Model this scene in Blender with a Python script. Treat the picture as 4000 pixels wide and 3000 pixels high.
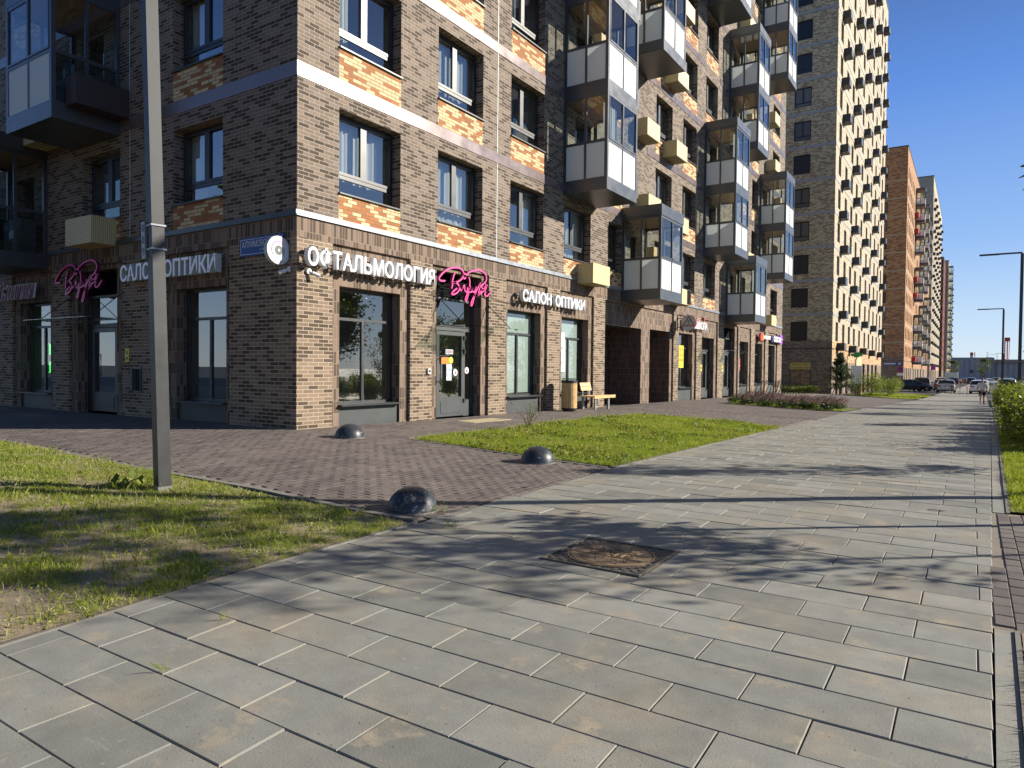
import bpy, bmesh, math, random
import numpy as np
from mathutils import Vector, Matrix, noise
random.seed(7); rng = np.random.default_rng(7)
R = math.radians
S = bpy.context.scene
for o in list(bpy.data.objects): bpy.data.objects.remove(o)
COL = S.collection
# ---------------------------------------------------------------- camera
cam = bpy.data.cameras.new('camera'); co = bpy.data.objects.new('camera', cam); COL.objects.link(co); S.camera = co
YAW, PIT, ROL = R(33.1409), R(1.26174), R(0.56272)
cf = Vector((-math.sin(YAW), math.cos(YAW), 0)); cr = Vector((math.cos(YAW), math.sin(YAW), 0)); cu = Vector((0, 0, 1))
f2 = cf*math.cos(PIT)-cu*math.sin(PIT); u2 = cu*math.cos(PIT)+cf*math.sin(PIT)
r3 = cr*math.cos(ROL)+u2*math.sin(ROL); u3 = -cr*math.sin(ROL)+u2*math.cos(ROL)
co.matrix_world = Matrix(((r3.x, u3.x, -f2.x, 0), (r3.y, u3.y, -f2.y, 0), (r3.z, u3.z, -f2.z, 1.19), (0, 0, 0, 1)))
cam.sensor_width = 36; cam.sensor_fit = 'HORIZONTAL'; cam.lens = 2744.73/4000*36
cam.clip_start = .05; cam.clip_end = 6000
def infr(x, y, z, m=.25):
    d = Vector((x, y, z-1.19)); w = d.dot(f2)
    if w < .2: return False
    return abs(d.dot(r3)/w*2744.73/4000) < .5+m and abs(d.dot(u3)/w*2744.73/4000) < .375+m
# ---------------------------------------------------------------- light
SUN_AZ, SUN_EL = R(52.0), R(24.5)        # azimuth from +Y towards +X
w = bpy.data.worlds.new('World'); S.world = w; w.use_nodes = True
nt = w.node_tree; bg = nt.nodes['Background']; sky = nt.nodes.new('ShaderNodeTexSky')
sky.sky_type = 'NISHITA'; sky.sun_disc = False; sky.sun_elevation = SUN_EL; sky.sun_rotation = SUN_AZ
sky.altitude = 100; sky.air_density = 1.0; sky.dust_density = .25; sky.ozone_density = 3.2
# a clear, slightly hazy blue sky: the Nishita sky pulled towards the deep-to-pale blue of the day
tcw = nt.nodes.new('ShaderNodeTexCoord'); spw = nt.nodes.new('ShaderNodeSeparateXYZ'); nt.links.new(tcw.outputs['Generated'], spw.inputs[0])
rw_ = nt.nodes.new('ShaderNodeValToRGB'); nt.links.new(spw.outputs[2], rw_.inputs[0])
for i_, (p_, c_) in enumerate([(0., (9.6, 11.0, 12.2)), (.05, (7.6, 9.9, 12.5)), (.16, (3.9, 6.7, 12.0)), (.34, (1.5, 3.7, 10.0)), (.52, (.75, 1.5, 3.8)), (1., (.5, .8, 1.5))]):
    if i_ > 1: rw_.color_ramp.elements.new(p_)
    e_ = rw_.color_ramp.elements[i_]; e_.position = p_; e_.color = (*c_, 1)
mxw = nt.nodes.new('ShaderNodeMix'); mxw.data_type = 'RGBA'; mxw.inputs[0].default_value = .85
nt.links.new(sky.outputs[0], mxw.inputs[6]); nt.links.new(rw_.outputs[0], mxw.inputs[7]); nt.links.new(mxw.outputs[2], bg.inputs[0]); bg.inputs[1].default_value = .05
sl = bpy.data.lights.new('sun', 'SUN'); so = bpy.data.objects.new('sun', sl); COL.objects.link(so)
sd = Vector((math.sin(SUN_AZ)*math.cos(SUN_EL), math.cos(SUN_AZ)*math.cos(SUN_EL), math.sin(SUN_EL)))
so.rotation_euler = sd.to_track_quat('Z', 'Y').to_euler(); so.location = sd*50
sl.energy = 5.0; sl.angle = R(.55); sl.color = (1, .92, .79)
S.view_settings.view_transform = 'Standard'; S.view_settings.look = 'None'; S.view_settings.exposure = .72; S.view_settings.gamma = 1
S.render.engine = 'CYCLES'
try:
    S.cycles.max_bounces = 8; S.cycles.transparent_max_bounces = 12; S.cycles.glossy_bounces = 3
    S.cycles.caustics_reflective = False; S.cycles.caustics_refractive = False; S.cycles.sample_clamp_indirect = 6
except Exception: pass
# ---------------------------------------------------------------- materials
def mat(name):
    m = bpy.data.materials.new(name); m.use_nodes = True
    return m, m.node_tree, m.node_tree.nodes['Principled BSDF']
class NB:
    def __init__(s, nt): s.nt = nt; s.n = nt.nodes; s.l = nt.links
    def new(s, t, **k):
        n = s.n.new(t)
        for a, b in k.items(): setattr(n, a, b)
        return n
    def math(s, op, a, b=None, c=None):
        n = s.n.new('ShaderNodeMath'); n.operation = op
        for i, v in enumerate((a, b, c)):
            if v is None: continue
            if isinstance(v, (int, float)): n.inputs[i].default_value = v
            else: s.l.new(v, n.inputs[i])
        return n.outputs[0]
    def mix(s, f, a, b, blend='MIX'):
        n = s.n.new('ShaderNodeMix'); n.data_type = 'RGBA'; n.blend_type = blend
        for i, v in ((0, f), (6, a), (7, b)):
            if isinstance(v, (int, float)): n.inputs[i].default_value = v
            elif isinstance(v, tuple): n.inputs[i].default_value = (*v[:3], 1)
            else: s.l.new(v, n.inputs[i])
        return n.outputs[2]
    def uv(s, rot=False):
        u = s.n.new('ShaderNodeUVMap'); u.uv_map = 'UVMap'
        if not rot: return u.outputs[0]
        sp = s.n.new('ShaderNodeSeparateXYZ'); s.l.new(u.outputs[0], sp.inputs[0])
        cb = s.n.new('ShaderNodeCombineXYZ'); s.l.new(sp.outputs[1], cb.inputs[0]); s.l.new(sp.outputs[0], cb.inputs[1])
        return cb.outputs[0]
    def noise(s, vec, scale, det=3, rough=.6):
        n = s.n.new('ShaderNodeTexNoise'); n.inputs['Scale'].default_value = scale; n.inputs['Detail'].default_value = det
        n.inputs['Roughness'].default_value = rough
        if vec is not None: s.l.new(vec, n.inputs['Vector'])
        return n.outputs[0]
    def ramp(s, v, pts, interp='LINEAR'):
        n = s.n.new('ShaderNodeValToRGB'); cr_ = n.color_ramp; cr_.interpolation = interp
        while len(cr_.elements) < len(pts): cr_.elements.new(.5)
        for e, (p, c) in zip(cr_.elements, pts): e.position = p; e.color = (*c, 1) if isinstance(c, tuple) else (c, c, c, 1)
        s.l.new(v, n.inputs[0]); return n.outputs[0]
    def bump(s, h, st, dist, bsdf):
        n = s.n.new('ShaderNodeBump'); n.inputs['Strength'].default_value = st; n.inputs['Distance'].default_value = dist
        s.l.new(h, n.inputs['Height']); s.l.new(n.outputs[0], bsdf.inputs['Normal'])
def plain(name, c, rough=.6, metal=0., var=.12, scale=6, spec=.5, coat=0):
    m, nt, b = mat(name); q = NB(nt)
    b.inputs['Roughness'].default_value = rough; b.inputs['Metallic'].default_value = metal
    b.inputs['Specular IOR Level'].default_value = spec; b.inputs['Coat Weight'].default_value = coat
    if var:
        tc = q.new('ShaderNodeTexCoord'); n = q.noise(tc.outputs['Object'], scale, 5, .65)
        f = q.ramp(n, [(.3, 1-var), (.7, 1+var)])
        nt.links.new(q.mix(1., c, f, 'MULTIPLY'), b.inputs['Base Color'])
        nt.links.new(q.math('MULTIPLY_ADD', n, .25, rough-.12), b.inputs['Roughness'])
    else: b.inputs['Base Color'].default_value = (*c, 1)
    return m
def brick(name, lc, dc, mc, w=.25, h=.075, rot=False, dark=.42, off=.5, ms=.0075, bump=.5, third=None):
    m, nt, b = mat(name); q = NB(nt); uv = q.uv(rot)
    t = q.new('ShaderNodeTexBrick', offset=off, offset_frequency=2)
    for k, v in (('Color1', (0, 0, 0, 1)), ('Color2', (1, 1, 1, 1)), ('Mortar', (.5, .5, .5, 1)), ('Scale', 1.), ('Mortar Size', ms), ('Mortar Smooth', .15), ('Bias', 0.), ('Brick Width', w), ('Row Height', h)):
        t.inputs[k].default_value = v
    nt.links.new(uv, t.inputs['Vector'])
    pts = [(0, lc), (1-dark, dc)]
    if third: pts.append((.965, third))
    c = q.ramp(t.outputs[0], pts, 'CONSTANT')
    n1 = q.noise(uv, 30, 4, .7); n2 = q.noise(uv, 1.3, 4, .6)
    tint = q.math('MULTIPLY_ADD', t.outputs[0], .5, .75)
    fr_ = q.math('FRACT', q.math('MULTIPLY', t.outputs[0], 7.31))
    val = q.math('MULTIPLY', q.math('MULTIPLY_ADD', n1, .5, .75), q.math('MULTIPLY', q.math('MULTIPLY_ADD', n2, .35, .83), q.math('MULTIPLY_ADD', fr_, .3, .85)))
    c = q.mix(1., c, q.ramp(val, [(0, 0.), (1, 1.)]), 'MULTIPLY') if False else c
    vm = q.new('ShaderNodeVectorMath', operation='SCALE'); nt.links.new(c, vm.inputs[0]); nt.links.new(val, vm.inputs['Scale'])
    c = q.mix(t.outputs['Fac'], vm.outputs[0], mc)
    nt.links.new(c, b.inputs['Base Color']); b.inputs['Roughness'].default_value = .82; b.inputs['Specular IOR Level'].default_value = .3
    hgt = q.math('ADD', q.math('MULTIPLY', q.math('SUBTRACT', 1., t.outputs['Fac']), 1.), q.math('MULTIPLY', n1, .35))
    q.bump(hgt, bump, .006, b)
    return m
M = {}
M['brick'] = brick('brown_brick', (.235, .172, .122), (.095, .067, .048), (.46, .38, .28))
M['bricku'] = brick('grey_brown_brick', (.208, .160, .126), (.080, .058, .043), (.36, .31, .25))
M['soldier'] = brick('soldier_brick', (.225, .160, .122), (.098, .068, .05), (.27, .215, .16), rot=True, off=0., dark=.5)
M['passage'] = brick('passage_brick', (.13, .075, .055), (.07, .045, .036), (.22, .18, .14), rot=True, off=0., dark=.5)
M['yellow'] = brick('yellow_orange_brick', (.66, .50, .29), (.38, .155, .06), (.22, .155, .09), dark=.42)
M['beige'] = brick('beige_brick', (.60, .49, .30), (.30, .22, .13), (.40, .33, .22), dark=.42)
M['beigec'] = brick('cream_brick', (.54, .47, .345), (.35, .28, .19), (.45, .39, .29), dark=.36)
M['orange'] = brick('orange_brick', (.46, .25, .12), (.27, .13, .065), (.38, .25, .16), w=.5, h=.15, ms=.01)
M['red'] = brick('red_brick', (.17, .050, .036), (.12, .036, .026), (.13, .06, .045), w=.5, h=.15)
M['frame'] = plain('anthracite_metal', (.028, .030, .034), .38, .0, .1, 3, .6)
M['fascia'] = plain('grey_painted_metal', (.085, .092, .10), .34, .35, .1, 2.5, .6)
M['band'] = plain('brown_metal_band', (.20, .155, .150), .27, .3, .14, 1.2)
M['flash'] = plain('galvanised_flashing', (.27, .29, .32), .42, .4, .18, 5)
M['plinth'] = plain('grey_plinth_panel', (.055, .064, .066), .5, 0, .08, 2)
M['poledark'] = plain('worn_grey_pole_paint', (.040, .042, .044), .48, .1, .22, 5)
M['black'] = plain('black_metal', (.014, .015, .017), .4, 0, .08, 8)
M['white'] = plain('white_plastic', (.82, .82, .84), .45, 0, .03, 5)
M['pink'] = plain('pink_acrylic', (.86, .07, .33), .35, 0, .04, 5)
M['pinkside'] = plain('dark_pink_side', (.20, .004, .07), .4, 0, .04, 5)
M['ltgrey'] = plain('light_grey_film', (.55, .62, .58), .5, 0, .05, 3)
M['blue'] = plain('blue_enamel', (.012, .06, .32), .3, 0, .04, 4)
M['yel'] = plain('yellow_print', (.80, .66, .05), .5, 0, .05, 5)
M['redp'] = plain('red_print', (.50, .035, .03), .45, 0, .05, 5)
M['purple'] = plain('purple_print', (.30, .03, .55), .45, 0, .05, 5)
M['orangep'] = plain('orange_print', (.85, .22, .02), .45, 0, .05, 5)
M['lblue'] = plain('pale_blue_print', (.15, .45, .75), .45, 0, .05, 5)
M['green'] = plain('green_print', (.01, .22, .06), .4, 0, .05, 5)
M['acbeige'] = plain('beige_basket_metal', (.62, .53, .27), .5, 0, .05, 5)
M['wood'] = plain('pine_wood', (.66, .43, .19), .5, 0, .22, 9)
M['ceil'] = plain('wood_ceiling', (.34, .22, .11), .6, 0, .15, 3)
M['room'] = plain('room_wall', (.30, .28, .25), .9, 0, .1, 1)
M['cable'] = plain('black_cable', (.012, .012, .012), .5, 0, 0)
M['rubber'] = plain('tyre_rubber', (.015, .015, .015), .8, 0, .1, 20)
M['gal'] = plain('galvanised_steel', (.30, .31, .31), .45, .6, .15, 8)
M['skin'] = plain('skin', (.52, .30, .21), .55, 0, .05, 8)
M['hair'] = plain('hair', (.10, .07, .05), .7, 0, .1, 30)
M['tshirt'] = plain('white_cotton', (.62, .62, .63), .85, 0, .06, 12)
M['shorts'] = plain('black_cotton', (.010, .010, .011), .9, 0, .1, 12)
M['bark'] = plain('bark', (.16, .12, .09), .9, 0, .3, 18)
M['soil'] = None
def glass(name, tint=(.82, .88, .86), ior=2.0, extra=.04, spec=(1, 1, 1), rough=0.):
    m = bpy.data.materials.new(name); m.use_nodes = True; nt = m.node_tree; nt.nodes.clear(); q = NB(nt)
    o = q.new('ShaderNodeOutputMaterial'); g = q.new('ShaderNodeBsdfGlossy'); t = q.new('ShaderNodeBsdfTransparent'); mx = q.new('ShaderNodeMixShader')
    g.inputs['Roughness'].default_value = rough; g.inputs['Color'].default_value = (*spec, 1); t.inputs[0].default_value = (*tint, 1)
    lw = q.new('ShaderNodeLayerWeight'); lw.inputs[0].default_value = .5; f0 = ((ior-1)/(ior+1))**2+extra
    nt.links.new(q.math('MULTIPLY_ADD', q.math('POWER', lw.outputs['Facing'], 4.2), 1-f0, f0), mx.inputs[0])
    nt.links.new(t.outputs[0], mx.inputs[1]); nt.links.new(g.outputs[0], mx.inputs[2]); nt.links.new(mx.outputs[0], o.inputs[0])
    return m
M['glass'] = glass('window_glass', ior=2.1, extra=.11)
M['glassd'] = glass('tinted_glass', (.25, .28, .28), 1.8, .05)
M['glassb'] = glass('balcony_glass', (.80, .86, .84), 1.6, .02)
M['glassc'] = glass('canopy_glass', (.86, .93, .90), 1.5, .03)
def sheet(name, c, tr, f=.5, rough=.5):
    m = bpy.data.materials.new(name); m.use_nodes = True; nt = m.node_tree; nt.nodes.clear(); q = NB(nt)
    o = q.new('ShaderNodeOutputMaterial'); d = q.new('ShaderNodeBsdfDiffuse'); t = q.new('ShaderNodeBsdfTranslucent'); mx = q.new('ShaderNodeMixShader'); g = q.new('ShaderNodeBsdfGlossy'); m2 = q.new('ShaderNodeMixShader')
    d.inputs[0].default_value = (*c, 1); t.inputs[0].default_value = (*tr, 1); mx.inputs[0].default_value = f; g.inputs['Roughness'].default_value = rough; m2.inputs[0].default_value = .05
    nt.links.new(d.outputs[0], mx.inputs[1]); nt.links.new(t.outputs[0], mx.inputs[2]); nt.links.new(mx.outputs[0], m2.inputs[1]); nt.links.new(g.outputs[0], m2.inputs[2]); nt.links.new(m2.outputs[0], o.inputs[0])
    return m
M['frost'] = sheet('frosted_glass', (.88, .93, .90), (.75, .8, .77), .26, .3)
M['curtain'] = sheet('white_curtain', (.85, .86, .86), (.7, .7, .7), .4, .9)
M['curtaing'] = sheet('grey_curtain', (.38, .38, .38), (.3, .3, .3), .3, .9)
def leafmat(name, c1, c2, yel=(.30, .30, .05), tr=.35):
    m = bpy.data.materials.new(name); m.use_nodes = True; nt = m.node_tree; nt.nodes.clear(); q = NB(nt)
    o = q.new('ShaderNodeOutputMaterial'); gm = q.new('ShaderNodeNewGeometry')
    rnd = gm.outputs['Random Per Island']; tc = q.new('ShaderNodeTexCoord')
    c = q.mix(rnd, c1, c2); n = q.noise(tc.outputs['Object'], 1.6, 3)
    c = q.mix(q.ramp(n, [(.52, 0.), (.75, .7)]), c, yel)
    p = q.new('ShaderNodeBsdfPrincipled'); t = q.new('ShaderNodeBsdfTranslucent'); mx = q.new('ShaderNodeMixShader'); mx.inputs[0].default_value = tr
    p.inputs['Roughness'].default_value = .48; p.inputs['Specular IOR Level'].default_value = .4
    nt.links.new(c, p.inputs['Base Color']); nt.links.new(q.mix(1., c, (1.0, 1.0, .45), 'MULTIPLY'), t.inputs[0])
    nt.links.new(p.outputs[0], mx.inputs[1]); nt.links.new(t.outputs[0], mx.inputs[2]); nt.links.new(mx.outputs[0], o.inputs[0])
    return m
M['leaf'] = leafmat('leaf', (.055, .10, .018), (.12, .17, .03))
M['leafb'] = leafmat('shrub_leaf', (.09, .14, .025), (.27, .31, .06), (.46, .40, .08), .42)
M['leafd'] = leafmat('dark_leaf', (.03, .055, .02), (.055, .085, .03), (.07, .09, .03))
M['grass'] = leafmat('grass_blade', (.19, .27, .032), (.40, .45, .085), (.52, .46, .18), .45)
M['spike'] = plain('pink_flower_spike', (.33, .20, .17), .9, 0, .2, 20)
def pcar(n, c, r=.28): return plain(n, c, r, .25, .02, 3, .5, .7)
M['car_silver'] = pcar('silver_car_paint', (.42, .41, .38)); M['car_white'] = pcar('white_car_paint', (.72, .72, .72)); M['car_black'] = pcar('black_car_paint', (.012, .013, .018))
M['car_grey'] = pcar('grey_car_paint', (.10, .11, .13)); M['car_blue'] = pcar('blue_car_paint', (.05, .12, .30)); M['lampred'] = plain('red_lamp', (.5, .02, .02), .2, 0, 0); M['lampw'] = plain('clear_lamp', (.8, .8, .8), .15, 0, 0)
# paving
def paving(name, c1, c2, blot, sc=1.2, w=None, h=None, mort=(.08, .075, .07), rot=False, ms=.004, off=.5, spots=0.):
    m, nt, b = mat(name); q = NB(nt); uv = q.uv(rot)
    gm = q.new('ShaderNodeNewGeometry')
    n1 = q.noise(uv, sc, 5, .62); n2 = q.noise(uv, 90, 3, .7); n3 = q.noise(uv, 6, 4, .6)
    if w:
        t = q.new('ShaderNodeTexBrick', offset=off, offset_frequency=2)
        for k, v in (('Color1', (0, 0, 0, 1)), ('Color2', (1, 1, 1, 1)), ('Mortar', (.5, .5, .5, 1)), ('Scale', 1.), ('Mortar Size', ms), ('Mortar Smooth', .2), ('Brick Width', w), ('Row Height', h)): t.inputs[k].default_value = v
        nt.links.new(uv, t.inputs['Vector']); rnd = t.outputs[0]
    else: rnd = gm.outputs['Random Per Island']
    c = q.mix(rnd, c1, c2); c = q.mix(q.ramp(n1, [(.46, 0.), (.72, .75)]), c, blot)
    n6 = q.noise(uv, .9, 6, .72); val = q.math('MULTIPLY', q.math('MULTIPLY', q.math('MULTIPLY_ADD', n2, .46, .77), q.math('MULTIPLY_ADD', n3, .46, .77)), q.math('MULTIPLY_ADD', n6, .5, .76))
    vm = q.new('ShaderNodeVectorMath', operation='SCALE'); nt.links.new(c, vm.inputs[0]); nt.links.new(val, vm.inputs['Scale']); c = vm.outputs[0]
    if spots:
        n4 = q.noise(uv, 3.3, 6, .7); c = q.mix(q.ramp(n4, [(.57, 0.), (.68, spots)]), c, (.40, .34, .25))
        n8 = q.noise(uv, 41, 2, .5); c = q.mix(q.ramp(n8, [(.70, 0.), (.735, .75)]), c, (.075, .07, .06))
        mp = q.new('ShaderNodeMapping'); mp.inputs['Scale'].default_value = (1.2, 9., 1.); mp.inputs['Rotation'].default_value = (0, 0, .7); nt.links.new(uv, mp.inputs[0]); n7 = q.noise(mp.outputs[0], 1.1, 6, .75); c = q.mix(q.ramp(n7, [(.60, 0.), (.68, .35)]), c, (.40, .38, .33))
        n5 = q.noise(uv, 17, 2, .5); c = q.mix(q.ramp(n5, [(.70, 0.), (.76, .8)]), c, (.34, .33, .31))
    if w: c = q.mix(t.outputs['Fac'], c, mort)
    nt.links.new(c, b.inputs['Base Color']); b.inputs['Specular IOR Level'].default_value = .35
    nt.links.new(q.math('MULTIPLY_ADD', n3, .3, .55), b.inputs['Roughness'])
    hgt = q.math('ADD', n2, q.math('MULTIPLY', n3, .6))
    if w: hgt = q.math('SUBTRACT', hgt, q.math('MULTIPLY', t.outputs['Fac'], 3.))
    q.bump(hgt, .35, .004, b)
    return m
M['slab'] = paving('grey_slab', (.205, .207, .187), (.30, .297, .268), (.33, .285, .215), 1.3, spots=.9)
M['slabfar'] = paving('grey_slab_far', (.225, .226, .206), (.305, .302, .275), (.32, .28, .21), .7, .6, .3)
M['paver'] = paving('purple_paver', (.108, .088, .082), (.165, .140, .128), (.21, .18, .155), 1.0)
M['paverfar'] = paving('purple_paver_far', (.108, .088, .082), (.165, .140, .128), (.20, .17, .15), .6, .2, .1, (.20, .17, .14), rot=True, ms=.004)
M['joint'] = paving('joint_sand', (.09, .08, .065), (.13, .115, .09), (.11, .10, .08), 3)
M['jointp'] = paving('light_joint_sand', (.24, .20, .16), (.28, .24, .19), (.20, .17, .14), 3)
M['conc'] = paving('kerb_concrete', (.17, .165, .15), (.23, .22, .20), (.24, .20, .15), 2)
M['asph'] = paving('asphalt', (.055, .055, .055), (.07, .07, .07), (.08, .075, .07), .4)
M['soil'] = paving('sandy_soil', (.30, .24, .17), (.36, .30, .22), (.14, .11, .07), 3.2)
M['turf'] = paving('turf_soil', (.12, .15, .03), (.16, .18, .04), (.18, .16, .08), 1.5)
M['dome'] = plain('chipped_bluegrey_paint', (.030, .036, .048), .42, 0, .25, 14)
q = NB(M['dome'].node_tree); b_ = M['dome'].node_tree.nodes['Principled BSDF']; tc = q.new('ShaderNodeTexCoord')
src = b_.inputs['Base Color'].links[0].from_socket
nn = q.noise(tc.outputs['Object'], 26, 5, .72); n9 = q.noise(tc.outputs['Object'], 3.5, 2, .5)
M['dome'].node_tree.links.new(q.mix(q.ramp(q.math('MULTIPLY_ADD', n9, .35, nn), [(.785, 0.), (.82, .85)]), src, (.38, .37, .35)), b_.inputs['Base Color'])
q.bump(nn, .3, .004, b_)
M['iron'] = plain('cast_iron', (.15, .135, .115), .5, .3, .3, 30)
M['bronze'] = plain('sandy_rusted_lid', (.24, .165, .10), .6, .15, .4, 12)
def dots(name, base, hole, p=.045, r=.26):
    m, nt, b = mat(name); q = NB(nt); uv = q.uv(); sp = q.new('ShaderNodeSeparateXYZ'); nt.links.new(uv, sp.inputs[0])
    a = q.math('SUBTRACT', q.math('FRACT', q.math('DIVIDE', sp.outputs[0], p)), .5); c = q.math('SUBTRACT', q.math('FRACT', q.math('DIVIDE', sp.outputs[1], p)), .5)
    d = q.math('LESS_THAN', q.math('ADD', q.math('MULTIPLY', a, a), q.math('MULTIPLY', c, c)), r*r)
    nt.links.new(q.mix(d, base, hole), b.inputs['Base Color']); b.inputs['Roughness'].default_value = .5
    return m
M['acdots'] = dots('perforated_beige_metal', (.62, .53, .27), (.10, .085, .05))
M['acdark'] = dots('perforated_brown_metal', (.060, .045, .043), (.02, .016, .016))
M['acblack'] = dots('perforated_black_metal', (.030, .030, .030), (.012, .012, .012), .09)
m_, nt_, b_ = mat('slatted_beige_metal'); q = NB(nt_); sp = q.new('ShaderNodeSeparateXYZ'); nt_.links.new(q.uv(), sp.inputs[0])
nt_.links.new(q.mix(q.math('LESS_THAN', q.math('FRACT', q.math('DIVIDE', sp.outputs[1], .05)), .22), (.66, .57, .30), (.36, .30, .15)), b_.inputs['Base Color']); b_.inputs['Roughness'].default_value = .5; M['acslat'] = m_
m_, nt_, b_ = mat('corrugated_grey_cladding'); q = NB(nt_); sp = q.new('ShaderNodeSeparateXYZ'); nt_.links.new(q.uv(), sp.inputs[0])
wv = q.math('SINE', q.math('MULTIPLY', sp.outputs[0], 2.6)); nt_.links.new(q.mix(q.math('MULTIPLY_ADD', wv, .5, .5), (.33, .34, .37), (.25, .26, .29)), b_.inputs['Base Color']); q.bump(wv, .6, .2, b_); M['clad'] = m_
# ---------------------------------------------------------------- mesh building
class MB:
    def __init__(s): s.v = []; s.f = []; s.m = []; s.uv = {}
    def add(s, vs, fs, mi=0):
        k = len(s.v); s.v += [tuple(v) for v in vs]; s.f += [tuple(k+i for i in f) for f in fs]; s.m += [mi]*len(fs); return s
    def quad(s, a, b, c, d, mi=0): return s.add([a, b, c, d], [(0, 1, 2, 3)], mi)
    def box(s, x0, x1, y0, y1, z0, z1, mi=0, bev=0.):
        if x0 > x1: x0, x1 = x1, x0
        if y0 > y1: y0, y1 = y1, y0
        if bev:
            e = bev
            vs = [(x0, y0, z0), (x1, y0, z0), (x1, y1, z0), (x0, y1, z0), (x0, y0, z1-e), (x1, y0, z1-e), (x1, y1, z1-e), (x0, y1, z1-e), (x0+e, y0+e, z1), (x1-e, y0+e, z1), (x1-e, y1-e, z1), (x0+e, y1-e, z1)]
            return s.add(vs, [(0, 1, 5, 4), (1, 2, 6, 5), (2, 3, 7, 6), (3, 0, 4, 7), (4, 5, 9, 8), (5, 6, 10, 9), (6, 7, 11, 10), (7, 4, 8, 11), (8, 9, 10, 11)], mi)
        vs = [(x0, y0, z0), (x1, y0, z0), (x1, y1, z0), (x0, y1, z0), (x0, y0, z1), (x1, y0, z1), (x1, y1, z1), (x0, y1, z1)]
        return s.add(vs, [(3, 2, 1, 0), (4, 5, 6, 7), (0, 1, 5, 4), (1, 2, 6, 5), (2, 3, 7, 6), (3, 0, 4, 7)], mi)
    def tube(s, pts, r, n=6, mi=0, caps=True):
        pts = [Vector(p) for p in pts]; rs = r if isinstance(r, (list, tuple)) else [r]*len(pts); k = len(s.v); up = Vector((0, 0, 1))
        for i, p in enumerate(pts):
            t = (pts[min(i+1, len(pts)-1)]-pts[max(i-1, 0)]).normalized(); a = t.cross(up)
            if a.length < .05: a = t.cross(Vector((1, 0, 0)))
            a.normalize(); b = t.cross(a)
            for j in range(n):
                th = 2*math.pi*j/n; s.v.append(tuple(p+(a*math.cos(th)+b*math.sin(th))*rs[i]))
        for i in range(len(pts)-1):
            for j in range(n):
                s.f.append((k+i*n+j, k+i*n+(j+1) % n, k+(i+1)*n+(j+1) % n, k+(i+1)*n+j)); s.m.append(mi)
        if caps: s.f += [tuple(k+j for j in range(n)), tuple(k+(len(pts)-1)*n+j for j in reversed(range(n)))]; s.m += [mi, mi]
        return s
    def lathe(s, prof, n=24, c=(0, 0, 0), mi=0):
        k = len(s.v)
        for r, z in prof:
            for j in range(n): th = 2*math.pi*j/n; s.v.append((c[0]+r*math.cos(th), c[1]+r*math.sin(th), c[2]+z))
        for i in range(len(prof)-1):
            for j in range(n): s.f.append((k+i*n+j, k+i*n+(j+1) % n, k+(i+1)*n+(j+1) % n, k+(i+1)*n+j)); s.m.append(mi)
        return s
    def disc(s, c, r, ax, t, n=28, mi=0, mi2=None):      # a flat drum: centre, radius, axis, thickness
        c = Vector(c); ax = Vector(ax).normalized(); a = ax.cross(Vector((0, 0, 1))); a = a.normalized() if a.length > .1 else Vector((1, 0, 0)); b = a.cross(ax); k = len(s.v)
        for o in (0, t):
            for j in range(n): th = 2*math.pi*j/n; s.v.append(tuple(c+ax*o+(a*math.cos(th)+b*math.sin(th))*r))
        s.f += [tuple(k+j for j in range(n)), tuple(k+n+j for j in reversed(range(n)))]; s.m += [mi, mi]
        for j in range(n): s.f.append((k+j, k+(j+1) % n, k+n+(j+1) % n, k+n+j)); s.m.append(mi if mi2 is None else mi2)
        return s
    def mesh(s, name, mats, smooth=False, off=(0, 0, 0), recalc=False):
        me = bpy.data.meshes.new(name); V = np.array(s.v, dtype=float).reshape(-1, 3)
        me.from_pydata((V-np.array(off)).tolist(), [], s.f)
        for m in mats: me.materials.append(m)
        me.polygons.foreach_set('material_index', s.m)
        if recalc:
            bm = bmesh.new(); bm.from_mesh(me); bmesh.ops.recalc_face_normals(bm, faces=bm.faces); bm.to_mesh(me); bm.free()
        ul = me.uv_layers.new(name='UVMap'); n = len(me.loops); vi = np.empty(n, int); me.loops.foreach_get('vertex_index', vi)
        P = V[vi]; nl = np.empty((len(me.polygons), 3)); me.polygons.foreach_get('normal', nl.ravel() if False else (tmp := np.empty(len(me.polygons)*3))); nl = tmp.reshape(-1, 3)
        lt = np.empty(len(me.polygons), int); me.polygons.foreach_get('loop_total', lt); LN = np.repeat(np.abs(nl), lt, axis=0)
        ax = LN.argmax(1); uv = np.empty((n, 2)); uv[:, 0] = np.where(ax == 0, P[:, 1], P[:, 0]); uv[:, 1] = np.where(ax == 2, P[:, 1], P[:, 2])
        ul.data.foreach_set('uv', uv.ravel())
        if smooth: me.polygons.foreach_set('use_smooth', [True]*len(me.polygons))
        me.update(); return me
    def build(s, name, mats, parent=None, smooth=False, off=(0, 0, 0), recalc=False):
        if not isinstance(mats, (list, tuple)): mats = [mats]
        mats = [M[m] if isinstance(m, str) else m for m in mats]
        return link(name, s.mesh(name, mats, smooth, off, recalc), parent)
def link(name, me, parent=None, loc=None, rz=None):
    o = bpy.data.objects.new(name, me); COL.objects.link(o)
    if parent: o.parent = parent
    if loc is not None: o.location = loc
    if rz is not None: o.rotation_euler = (0, 0, rz)
    return o
def tag(o, label=None, cat=None, group=None, kind=None):
    if label: o['label'] = label
    if cat: o['category'] = cat
    if group: o['group'] = group
    if kind: o['kind'] = kind
    return o
def thing(name, loc, rz, label, cat, group=None):
    o = bpy.data.objects.new(name, None); COL.objects.link(o); o.location = loc; o.rotation_euler = (0, 0, rz); o.empty_display_size = .2
    return tag(o, label, cat, group)
KIDS = {}
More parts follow.
